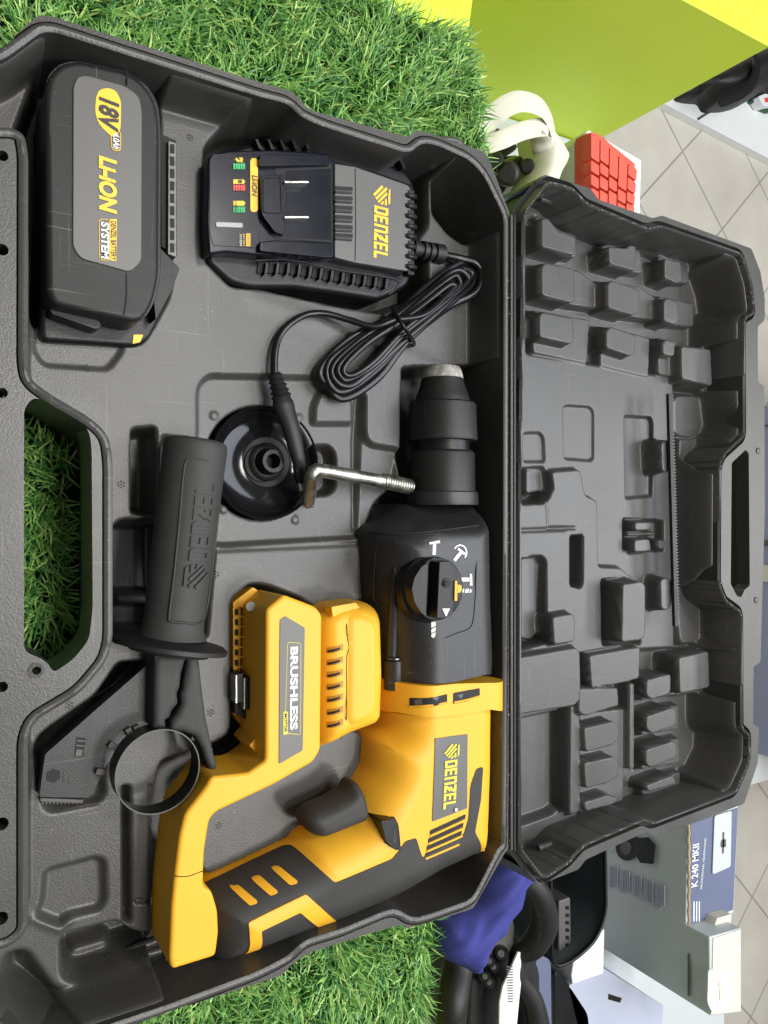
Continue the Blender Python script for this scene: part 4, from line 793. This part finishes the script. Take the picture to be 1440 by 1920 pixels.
# counter that carries the turf, and the lime cabinet side behind it
ctr = thing('display_counter', 'lime green display counter carrying the artificial turf', 'counter', (0, 0, FZ))
e0 = P(890, 0, -.02); e1 = P(812, 1800, -.02)
mesh_k = prism('counter_top', np.array([(-1.1, -.5), (1.2, -.5), (1.2, .30), (.33, .302), (-.30, .372), (-.42, e0[1]), (-1.1, e0[1])]), -.05, -.022, LIME, ctr, .001)
prism('counter_body', np.array([(-1.1, -.5), (1.2, -.5), (1.2, .285), (.33, .285), (-.30, .355), (-1.1, .355)]), FZ, -.0505, LIME, ctr, .001)
cab = thing('lime_cabinet', 'lime green cabinet side standing beyond the turf counter', 'cabinet', (-.8, .6, FZ))
prism('side_panel', np.array([(-.520, e0[1] + .002), (-.5, e0[1] + .002), (-.5, .785), (-.520, .785)]), FZ, -.012, LIME, cab, .001)
prism('cabinet_top', np.array([(-1.3, e0[1] + .003), (-.5205, e0[1] + .003), (-.5205, .785), (-1.3, .785)]), -.035, -.013, LIME, cab, .001)
# turf
tm = bpy.data.materials.new('turf_blades'); tm.use_nodes = True; nt = tm.node_tree; b = nt.nodes['Principled BSDF']
at = nt.nodes.new('ShaderNodeAttribute'); at.attribute_name = 'shade'; cr = nt.nodes.new('ShaderNodeValToRGB'); nt.links.new(at.outputs['Fac'], cr.inputs[0]); nt.links.new(cr.outputs[0], b.inputs['Base Color'])
cr.color_ramp.elements[0].color = (.03, .13, .04, 1); cr.color_ramp.elements[1].color = (.52, .68, .22, 1); cr.color_ramp.elements[1].position = 1
for p_, c_ in ((.3, (.08, .25, .07, 1)), (.55, (.19, .42, .09, 1)), (.82, (.34, .58, .15, 1))): e_ = cr.color_ramp.elements.new(p_); e_.color = c_
b.inputs['Roughness'].default_value = .42; b.inputs['Specular IOR Level'].default_value = .5
TE = np.array([P(a, b_, 0)[:2] for a, b_ in ((640, -260), (690, -20), (868, 60), (888, 110), (905, 200), (915, 285), (890, 700), (840, 1400), (812, 1740), (800, 1840), (795, 1960), (790, 2200))])
TURF = np.vstack([[(-.9, -.45)], [(-.9, TE[0][1])], TE, [(1.05, TE[-1][1])], [(1.05, -.45)]])
tb = thing('turf_backing_dummy', 'x x x x', 'x', (0, 0, 0)); bpy.data.objects.remove(tb)
BACK = mat('turf_backing', (.02, .06, .015), .95)
def edge_y(x): return np.interp(x, TE[:, 0], TE[:, 1])
def blades(n, xr, yr, keep, lmin, lmax, seed, lean=1.):
    r = np.random.default_rng(seed)
    x = r.uniform(*xr, n); y = r.uniform(*yr, n); q = np.column_stack([x, y]); k = keep(q); return q[k], r
allv = []; allf = []; sh = []
def grow(q, r, lmin, lmax, z0=-.012, out=False):
    global allv, allf, sh
    n = len(q); L = r.uniform(lmin, lmax, n); a = r.uniform(0, 2 * math.pi, n)
    cl = np.sin(q[:, 0] * 55 + 2 * np.sin(q[:, 1] * 40)) + np.cos(q[:, 1] * 62 + q[:, 0] * 25)   # tufts lean together
    a = np.where(r.random(n) < .55, cl * 1.6 + r.normal(0, .7, n), a)
    ln = np.clip(r.normal(.95, .33, n), .15, 1.5)
    d = np.column_stack([np.cos(a), np.sin(a)]); w_ = r.uniform(.0004, .0009, n)
    sidev = np.column_stack([-d[:, 1], d[:, 0]]) + r.normal(0, .35, (n, 2)); sidev /= np.linalg.norm(sidev, axis=1)[:, None]
    base = len(allv) and sum(len(v) for v in allv) or 0
    V = np.zeros((n, 8, 3)); ang = .35 * ln
    pos = np.column_stack([q, np.full(n, z0)]); kink = r.normal(0, .35, n)
    for s_ in range(4):
        ww = w_ * (1, 1, .8, .12)[s_]
        V[:, 2 * s_, :2] = pos[:, :2] + sidev * ww[:, None]; V[:, 2 * s_ + 1, :2] = pos[:, :2] - sidev * ww[:, None]
        V[:, 2 * s_, 2] = pos[:, 2] + ww * .4; V[:, 2 * s_ + 1, 2] = pos[:, 2] - ww * .4
        st = L / 3; pos = pos + np.column_stack([d * (np.sin(ang) * st)[:, None], np.cos(ang) * st]); ang = np.clip(ang + .38 * ln + .15 * kink, 0, 1.75)
        ca_, sa_ = np.cos(kink * .4), np.sin(kink * .4); d = np.column_stack([d[:, 0] * ca_ - d[:, 1] * sa_, d[:, 0] * sa_ + d[:, 1] * ca_])
    allv.append(V.reshape(-1, 3)); i = base + np.arange(n)[:, None] * 8
    for s_ in range(3): allf.append(np.column_stack([i + 2 * s_, i + 2 * s_ + 1, i + 2 * s_ + 3, i + 2 * s_ + 2]))
    c = np.clip(r.normal(.55, .26, n), 0, 1); sh.append(np.repeat(c, 8))
def kp_out(q): return (sdf(q, OUT) < .002) & (q[:, 1] < edge_y(q[:, 0]) - .001) & (q[:, 1] > -.2)
for xr, n, y1_ in (((-.68, -.18), 66000, .40), ((.16, .60), 56000, .40), ((-.18, .16), 12000, .05)):
    q, r = blades(n, xr, (-.16, y1_), kp_out, 0, 0, 3 if xr[0] < 0 else 4); grow(q, r, .014, .026)
q, r = blades(11000, (-.12, .16), (0, .14), lambda q: (sdf(q, HOLE) > -.012) & (sdf(q, CAV) < -.010), 0, 0, 5); grow(q, r, .014, .024, .002)
q = np.column_stack([rng.uniform(-.5, .42, 3200)] * 2); q[:, 1] = edge_y(q[:, 0]) - rng.uniform(0, .008, len(q)); q = q[sdf(q, OUT) < .0]; grow(q, rng, .014, .026, -.014)
V = np.vstack(allv); Fc = np.vstack(allf)
me = bpy.data.meshes.new('artificial_turf'); me.vertices.add(len(V)); me.vertices.foreach_set('co', V.astype(np.float32).ravel())
me.loops.add(len(Fc) * 4); me.loops.foreach_set('vertex_index', Fc.astype(np.int32).ravel()); me.polygons.add(len(Fc)); me.polygons.foreach_set('loop_start', np.arange(0, len(Fc) * 4, 4, dtype=np.int32)); me.update(calc_edges=True); me.validate()
a_ = me.attributes.new('shade', 'FLOAT', 'POINT'); a_.data.foreach_set('value', np.concatenate(sh).astype(np.float32)); me.materials.append(tm)
tf = bpy.data.objects.new('artificial_turf', me); S.collection.objects.link(tf); tf['kind'] = 'stuff'; tag(tf, 'artificial green turf under the case', 'turf')
tk = prism('turf_mat', TURF, -.0215, -.012, BACK); tk['kind'] = 'structure'; tk.name = 'ground_mat'
# ------------------------------------------------------------------ shelf beyond, with goods
SZ = -.27
shf = thing('display_shelf', 'pale lower display shelf behind the turf counter holding other goods', 'shelf', (.2, .6, FZ))
prism('shelf_top', np.array([(-.498, .40), (.22, .40), (1.2, .40), (1.2, 1.08), (.24, 1.08), (.24, .79), (-.498, .79)]), SZ - .02, SZ, PALE, shf, .001)
prism('shelf_body', np.array([(-.48, .42), (1.1, .42), (1.1, .75), (-.48, .75)]), FZ, SZ - .0205, PALE, shf, .001)
def upright(name, label, cat, top_px, ztop, m, parent=None, zb=SZ, bevel=.0015):
    q = P2(top_px, ztop); c = q.mean(0)
    t = thing(name, label, cat, (c[0], c[1], zb)); prism('carton', q, zb, ztop, m, t, bevel); return t
# white box under the red keys
kb = upright('white_box', 'small white box below the red key block, right of the headset', 'box', [(1076, 268), (1104, 243), (1203, 300), (1200, 402), (1190, 420), (1078, 400)], -.130, WHT)
KZ = -.10
key = thing('red_key_block', 'bright red block of raised square keys lying on the white box', 'keypad', P(1145, 320, -.13))
kq = [(1103, 244), (1122, 240), (1196, 305), (1193, 380), (1185, 396), (1150, 385), (1100, 362)]
prism('key_base', P2([(1100, 248), (1120, 248), (1192, 306), (1190, 396), (1098, 366)], KZ - .012), -.1295, KZ - .012, REDM, key, .002)
def kpt(u, v):  # u along the rows (image right), v down
    a = np.array((1108, 244)) * (1 - u) + np.array((1196, 318)) * u; b = np.array((1108, 372)) * (1 - u) + np.array((1190, 412)) * u
    return tuple(a * (1 - v) + b * v)
cols = [[(0, .40), (.42, .60), (.62, .80), (.82, 1)], [(0, .34), (.36, .54), (.56, .76), (.78, .98)], [(0, .46), (.48, .68), (.70, .94)], [(0, .56), (.58, .80), (.82, 1)], [(0, .24), (.26, .50), (.52, .72), (.74, .9)]]
for i, cl in enumerate(cols):
    for v0, v1 in cl:
        q = [kpt(i / 5 + .008, v0 + .01), kpt((i + 1) / 5 - .012, v0 + .01), kpt((i + 1) / 5 - .012, v1 - .01), kpt(i / 5 + .008, v1 - .01)]
        prism('key', rnd(P2(q, KZ), .002), KZ - .013, KZ, REDM, key, .0028, seg=3)
# VR headset
vr = thing('vr_headset', 'virtual reality headset with cream head straps and black visor by the lime cabinet', 'headset', P(975, 330, SZ))
tube('head_strap', [P(900, 290, -.10), P(915, 235, -.085), P(940, 205, -.075), P(975, 190, -.07), P(1012, 200, -.075), P(1030, 225, -.09), P(1038, 255, -.11)], .0085, CREAM, vr, n=12, sx=.2, sy=1.15, up=(0, 0, 1))
rp, _ = pillow('rear_pad', rnd(P2([(1027, 206), (1052, 226), (1074, 258), (1088, 284), (1084, 300), (1073, 318), (1064, 346), (1040, 352), (1008, 372), (962, 392), (955, 388), (990, 362), (1018, 328), (1032, 296), (1036, 262)], -.10), .006), -.13, .025, .012, CREAM, vr, -.15)
tube('top_strap', [P(912, 272, -.085), P(940, 262, -.08), P(975, 247, -.08), P(1003, 240, -.083), P(1024, 238, -.088)], .0095, CREAM, vr, n=12, sx=.9, sy=.22, up=(1, 0, 0))
tube('inner_strap', [P(1000, 246, -.09), P(1014, 262, -.105), P(1018, 285, -.12), P(1012, 300, -.14)], .012, CREAM, vr, n=10, sx=.9, sy=.25, up=(0, 1, 0))
pillow('visor', rnd(P2([(918, 292), (950, 280), (985, 268), (1004, 290), (1000, 320), (975, 348), (960, 372), (940, 360), (920, 320)], -.14), .006), -.19, .05, .02, GLOSS, vr, -.26)
for x, y, r in ((952, 326, .016), (988, 312, .010), (930, 300, .010)): lathe('lens', P(x, y, -.135), P(x, y, -.125), [(0, r * .8), (.8, r * .7), (1, r * .5)], BLK2, vr, n=28)
pillow('face_pad', rnd(P2([(905, 250), (930, 215), (960, 222), (1000, 262), (985, 272), (935, 290), (915, 292)], -.17), .006), -.2, .02, .02, BLK2, vr, -.26)
# headphones carton
ZH = -.125
hc = upright('headphones_carton', 'grey and slate blue carton with a picture of black headphones', 'box', [(1290, 1540), (1385, 1508), (1376, 1712), (1286, 1748)], ZH, PALE)
prism('top_label', P2([(1296, 1545), (1384, 1515), (1375, 1706), (1293, 1738)], ZH + .0015), ZH, ZH + .0012, SLATE, hc, 0)
tube('torn_edge', [P(1291 + .6 * (k % 3), y, ZH + .001) for k, y in enumerate(range(1545, 1750, 9))], .0016, CARDB, hc, n=6)
prism('hang_tab', rnd(P2([(1340, 1530), (1372, 1520), (1370, 1625), (1336, 1640)], ZH + .003), .004), ZH + .0016, ZH + .003, PALE, hc, 0)
printed('tab_slot', [P2([(1355, 1560), (1358, 1560), (1357, 1600), (1354, 1600)], ZH + .0032), rnd(P2([(1352, 1575), (1361, 1573), (1361, 1588), (1351, 1589)], ZH + .0032), .002)], GREYP, ZH + .0031, hc)
text('K 240 MKII', P(1305, 1660, ZH), P(1308, 1580, ZH), .012, WHT, ZH + .0014, hc)
text('PROFESSIONAL HEADPHONES', P(1314, 1665, ZH), P(1322, 1570, ZH), .004, WHT, ZH + .0014, hc, bold=.0)
multi('small_print', [(P2([(1300 + 5 * k, 1690), (1302 + 5 * k, 1690), (1302 + 5 * k, 1728), (1300 + 5 * k, 1728)], ZH + .0014), ZH + .0012, ZH + .0016) for k in range(3)], WHT, hc)
# printing on the upright front (it faces the viewer)
q0 = P2([(1290, 1540), (1286, 1748)], ZH); YF = q0[:, 1].min() - .0015
def front(name, polys, m, parent, Y=YF, d=.0012):
    v = []; f = []
    for p in polys:
        k = len(v); n = len(p); pts = [Py(a, b_, Y) for a, b_ in p]; v += [tuple(c) for c in pts] + [(c[0], c[1] + d, c[2]) for c in pts]
        f += [tuple(k + i for i in range(n)), tuple(k + n + i for i in range(n - 1, -1, -1))] + [(k + i, k + n + i, k + n + (i + 1) % n, k + (i + 1) % n) for i in range(n)]
    o = mesh_obj(name, v, f, m, parent); bm = bmesh.new(); bm.from_mesh(o.data); bmesh.ops.recalc_face_normals(bm, faces=bm.faces); bm.to_mesh(o.data); bm.free(); return o
el = lambda cx, cy_, rx, ry, n=24: [(cx + rx * math.cos(2 * math.pi * k / n), cy_ + ry * math.sin(2 * math.pi * k / n)) for k in range(n)]
front('headphone_picture', [el(1176, 1588, 22, 26)], BLK, hc); front('headphone_picture', [el(1173, 1590, 10, 13)], GREYP, hc, YF - .0014)
front('headphone_picture', [[(1190, 1572), (1215, 1570), (1228, 1585), (1224, 1620), (1200, 1618), (1190, 1600)]], BLK, hc, YF - .0007)
front('text_block', [[(1142 + 22 * j + 1.5 * i, 1624 + 9 * j), (1143 + 22 * j + 1.5 * i, 1624 + 9 * j), (1143 + 22 * j + 1.5 * i, 1624 + 9 * j + rng.uniform(18, 48)), (1142 + 22 * j + 1.5 * i, 1624 + 9 * j + 40)] for j in range(5) for i in range(0, 12, 2)], PALEB, hc)
# plain white carton with a hang tab
ZW = -.093
wc = upright('white_carton', 'plain pale carton with a white top and hanging tab, at the lower right', 'box', [(1330, 1757), (1390, 1740), (1390, 1898), (1332, 1905)], ZW, PALE)
prism('top_flap', P2([(1338, 1760), (1389, 1743), (1389, 1896), (1334, 1902)], ZW + .0012), ZW, ZW + .001, CREAM, wc, 0)
prism('hang_tab', rnd(P2([(1330, 1818), (1372, 1826), (1374, 1888), (1336, 1898), (1328, 1880)], ZW + .004), .005), ZW + .0016, ZW + .003, WHT, wc, 0)
printed('tab_slot', [rnd(P2([(1348, 1842), (1358, 1842), (1362, 1856), (1360, 1876), (1350, 1878), (1350, 1862)], ZW + .004), .003)], CREAM, ZW + .0032, wc)
front('front_slot', [[(1289, 1788), (1292, 1788), (1292, 1868), (1289, 1868)]], GREYP, wc, P2([(1330, 1757), (1332, 1905)], ZW)[:, 1].min() - .0012)
ge = upright('grey_carton', 'tall pale grey carton standing behind the white carton with the tab', 'box', [(1345, 1722), (1373, 1714), (1370, 1738), (1335, 1752)], -.110, CREAM)
lc = upright('lilac_carton', 'pale lilac carton lying flat at the lower right corner', 'box', [(1064, 1850), (1132, 1815), (1245, 1886), (1236, 1990), (1100, 2000)], -.19, PALEB)
front('lilac_slot', [[(1140, 1864), (1165, 1872), (1162, 1880), (1140, 1874)]], GREYP, lc, P2([(1064, 1850)], -.19)[0][1] - .001)
pb = upright('price_booklet', 'thin white printed booklet leaning beside the dark tray', 'booklet', [(1072, 1830), (1078, 1790), (1134, 1742), (1132, 1826), (1074, 1846)], -.185, WHT)
# dark tray with a controller
tr = thing('dark_bin', 'dark grey open bin with a thin black rim, right of the steering wheel', 'bin', P(1080, 1700, SZ))
bp = rnd(P2([(1030, 1560), (1132, 1540), (1135, 1710), (1118, 1760), (1075, 1800), (1034, 1816)], -.15), .02)
prism('bin_floor', bp, -.255, -.25, BLK2, tr, .001); sheet('bin_wall', offs(bp, .002), -.15, mat('dark_bin_plastic', (.07, .085, .09), .4), tr, -.268, .01, (bp,))
tube('bin_rim', [(a, b_, -.149) for a, b_ in resample(bp, .01)], .0022, BLK, tr, True, n=8, raw=True)
gc = thing('grey_remote', 'slim grey remote with a row of buttons in the dark bin', 'remote', P(1060, 1740, -.24))
prism('remote_body', rnd(P2([(1048, 1690), (1070, 1682), (1072, 1790), (1060, 1808), (1048, 1806)], -.17), .003), -.248, -.17, GREYP, gc, .002)
multi('remote_buttons', [(rnd(P2([(1063, 1700 + 14 * k), (1068, 1700 + 14 * k), (1068, 1706 + 14 * k), (1063, 1706 + 14 * k)], -.168), .0005), -.171, -.1685) for k in range(7)], BLK, gc)
# steering wheel controller
sw = thing('steering_wheel', 'black racing game steering wheel controller partly under the blue cloth', 'steering wheel', P(930, 1850, SZ))
rim = [(838, 1990, -.12), (846, 1900, -.08), (862, 1800, -.095), (900, 1700, -.09), (950, 1645, -.09), (985, 1650, -.09), (1012, 1680, -.09), (1021, 1730, -.10), (1000, 1772, -.11), (975, 1790, -.12), (972, 1830, -.12), (1000, 1880, -.12), (1010, 1960, -.12), (980, 2060, -.12), (880, 2080, -.12)]
tube('wheel_rim', [P(a, b_, z) for a, b_, z in rim], [.014, .014, .014, .013, .012, .011, .012, .014, .013, .010, .009, .011, .013, .013, .013], BLK2, sw, n=20, sub=8)
hubp, _ = pillow('wheel_hub', rnd(P2([(893, 1800), (930, 1745), (965, 1730), (985, 1790), (1020, 1790), (1034, 1830), (1036, 2000), (880, 2000), (884, 1880)], -.13), .006), -.17, .03, .01, BLK2, sw, -.24)
prism('wheel_spoke', rnd(P2([(930, 1700), (960, 1690), (972, 1740), (968, 1800), (925, 1800), (905, 1780)], -.12), .004), -.17, -.125, GREYP, sw, .002)
for x, y, r in ((896, 1802, .0065), (917, 1802, .0065), (925, 1813, .006), (909, 1831, .006), (917, 1842, .006), (939, 1788, .008)):
    o_ = lathe('button', P(x, y, -.128), P(x, y, -.117), [(0, r), (.7, r * .95), (1, r * .7)], BLK, sw, n=20)
    pin(lathe('button_cap', P(x, y, -.1168), P(x, y, -.1158), [(0, r * .45), (1, r * .4)], GREYP, o_, n=12))
stk = prism('price_sticker', rnd(P2([(943, 1850), (972, 1785), (984, 1787), (975, 1865), (966, 1960), (936, 1960), (937, 1880)], -.112), .001), -.1145, -.112, WHT, sw, .0006)
multi('sticker_print', [(P2([(950 + .2 * k, 1812 + 5 * k), (962, 1812 + 5 * k), (962, 1814 + 5 * k), (950 + .2 * k, 1814 + 5 * k)], -.1115), -.1122, -.1116) for k in range(14)], PGRY, sw)
prism('paddle', rnd(P2([(1010, 1790), (1034, 1800), (1036, 1990), (1000, 1990), (985, 1870)], -.15), .006), -.2, -.15, SLATE, sw, .003)
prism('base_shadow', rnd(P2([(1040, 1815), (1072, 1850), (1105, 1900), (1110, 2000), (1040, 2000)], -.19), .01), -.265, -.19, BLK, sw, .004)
# blue cloth over the wheel
def cloth_z(q):
    d = np.clip(sdf(q, CP) / .02, 0, 1); return -.060 + .028 * np.sqrt(1 - (1 - d) ** 2) + .0012 * np.sin(q[:, 0] * 150 + q[:, 1] * 90) * np.sin(q[:, 1] * 160 + 1) + .0012 * np.sin(q[:, 0] * 500 + q[:, 1] * 330)
CP = rnd(P2([(934, 1588), (960, 1600), (990, 1640), (965, 1655), (955, 1690), (940, 1712), (925, 1742), (903, 1758), (893, 1790), (882, 1822), (868, 1810), (822, 1792), (810, 1770), (820, 1720), (880, 1690)], -.06), .006)
CP = ccw(CP); cl_ = sheet('blue_cloth', CP, cloth_z, BLUE, None, -.115, .003, rings=(.0008, .003), smooth=70); tag(cl_, 'royal blue cloth draped over the steering wheel below the case hinge', 'cloth')
for o_ in (hc, wc, ge, lc, pb): o_['group'] = 'cartons standing on the lower shelf'
# ------------------------------------------------------------------ far side of the shop
pl = thing('low_white_plinth', 'low white display plinth on the tiled floor at the upper right', 'plinth', P(1400, 220, FZ))
prism('plinth_top', P2([(1246, 194), (1240, 150), (1500, 20), (1560, 360), (1440, 296)], FZ + .03), FZ, FZ + .03, WHT, pl, .002)
tube('plinth_joint', [P(a, b_, FZ + .0305) for a, b_ in ((1308, 224), (1335, 208), (1375, 195))], .004, GREYP, pl, n=6)
bg = thing('black_bag', 'slumped black bag lying on the white plinth', 'bag', P(1380, 150, FZ + .03))
BP_ = rnd(P2([(1290, 172), (1330, 140), (1400, 100), (1500, 60), (1500, 200), (1440, 170), (1405, 190), (1380, 196), (1345, 196), (1338, 180), (1310, 178)], FZ + .09), .03)
def bag_z(q): 
    d = np.clip(sdf(q, ccw(BP_)) / .08, 0, 1); return FZ + .04 + .12 * np.sqrt(1 - (1 - d) ** 2) + .012 * np.sin(q[:, 0] * 30 + q[:, 1] * 14)
sheet('bag_body', BP_, bag_z, BLK2, bg, FZ + .031, .02, rings=(.004, .02), smooth=70)
tube('bag_strap', [P(a, b_, FZ + .17) for a, b_ in ((1412, 100), (1418, 130), (1408, 158), (1385, 176), (1350, 190))], .018, BLK, bg, n=8, sy=.4)
pk = thing('white_packet', 'small white packet with red print on green leaves beside the black bag', 'packet', P(1430, 190, FZ + .03))
prism('packet_body', rnd(P2([(1422, 180), (1460, 165), (1470, 200), (1432, 198)], FZ + .07), .01), FZ + .032, FZ + .07, WHT, pk, .004)
prism('packet_print', P2([(1434, 184), (1450, 180), (1450, 190), (1436, 192)], FZ + .072), FZ + .07, FZ + .072, PRED, pk, 0)
pillow('leaf', rnd(P2([(1404, 190), (1418, 182), (1434, 200), (1460, 205), (1440, 212), (1425, 206)], FZ + .04), .01), FZ + .04, .02, .02, mat('dark_leaf', (.02, .08, .03), .5), pk, FZ + .031)
fc = thing('far_display_case', 'long blue grey glazed display case standing on the tiles at the far right', 'display case', (.3, 2.5, FZ))
ya = P(1352, 960, FZ)[1]
x0_, x1_ = Py(1434, 762, ya)[0], Py(1423, 1414, ya)[0]
prism('case_body', np.array([(x0_, ya), (x1_, ya), (x1_, ya + .6), (x0_, ya + .6)]), FZ, FZ + 1.1, PANEL, fc, .003)
def farbox(name, px0, py0, px1, py1, m, d=.01):
    a = Py(px0, py0, ya - d); c = Py(px1, py1, ya - d); x0, x1 = sorted((a[0], c[0])); z0, z1 = sorted((a[2], c[2]))
    v = [(x, y, z) for x in (x0, x1) for y in (ya - d, ya + .001) for z in (z0, z1)]
    return mesh_obj(name, v, [(0, 1, 3, 2), (4, 6, 7, 5), (0, 4, 5, 1), (2, 3, 7, 6), (0, 2, 6, 4), (1, 5, 7, 3)], m, fc)
farbox('glazing_bar', 1440, 794, 1432, 798, GREYP) if False else farbox('shelf_edge', 1470, 1014, 1368, 1021, GREYP)
farbox('shelf_edge', 1470, 793, 1432, 800, GREYP); farbox('dark_bay', 1392, 1061, 1360, 1090, VOID); farbox('label_holder', 1470, 1062, 1427, 1090, CREAM, .02)
wb = prism('white_plinth_board', np.array([(x1_ + .004, ya - .02), (x1_ + .10, ya - .02), (x1_ + .10, ya + .5), (x1_ + .004, ya + .5)]), FZ, FZ + .12, WHT); tag(wb, 'low white board standing on the tiles right of the far display case', 'board')
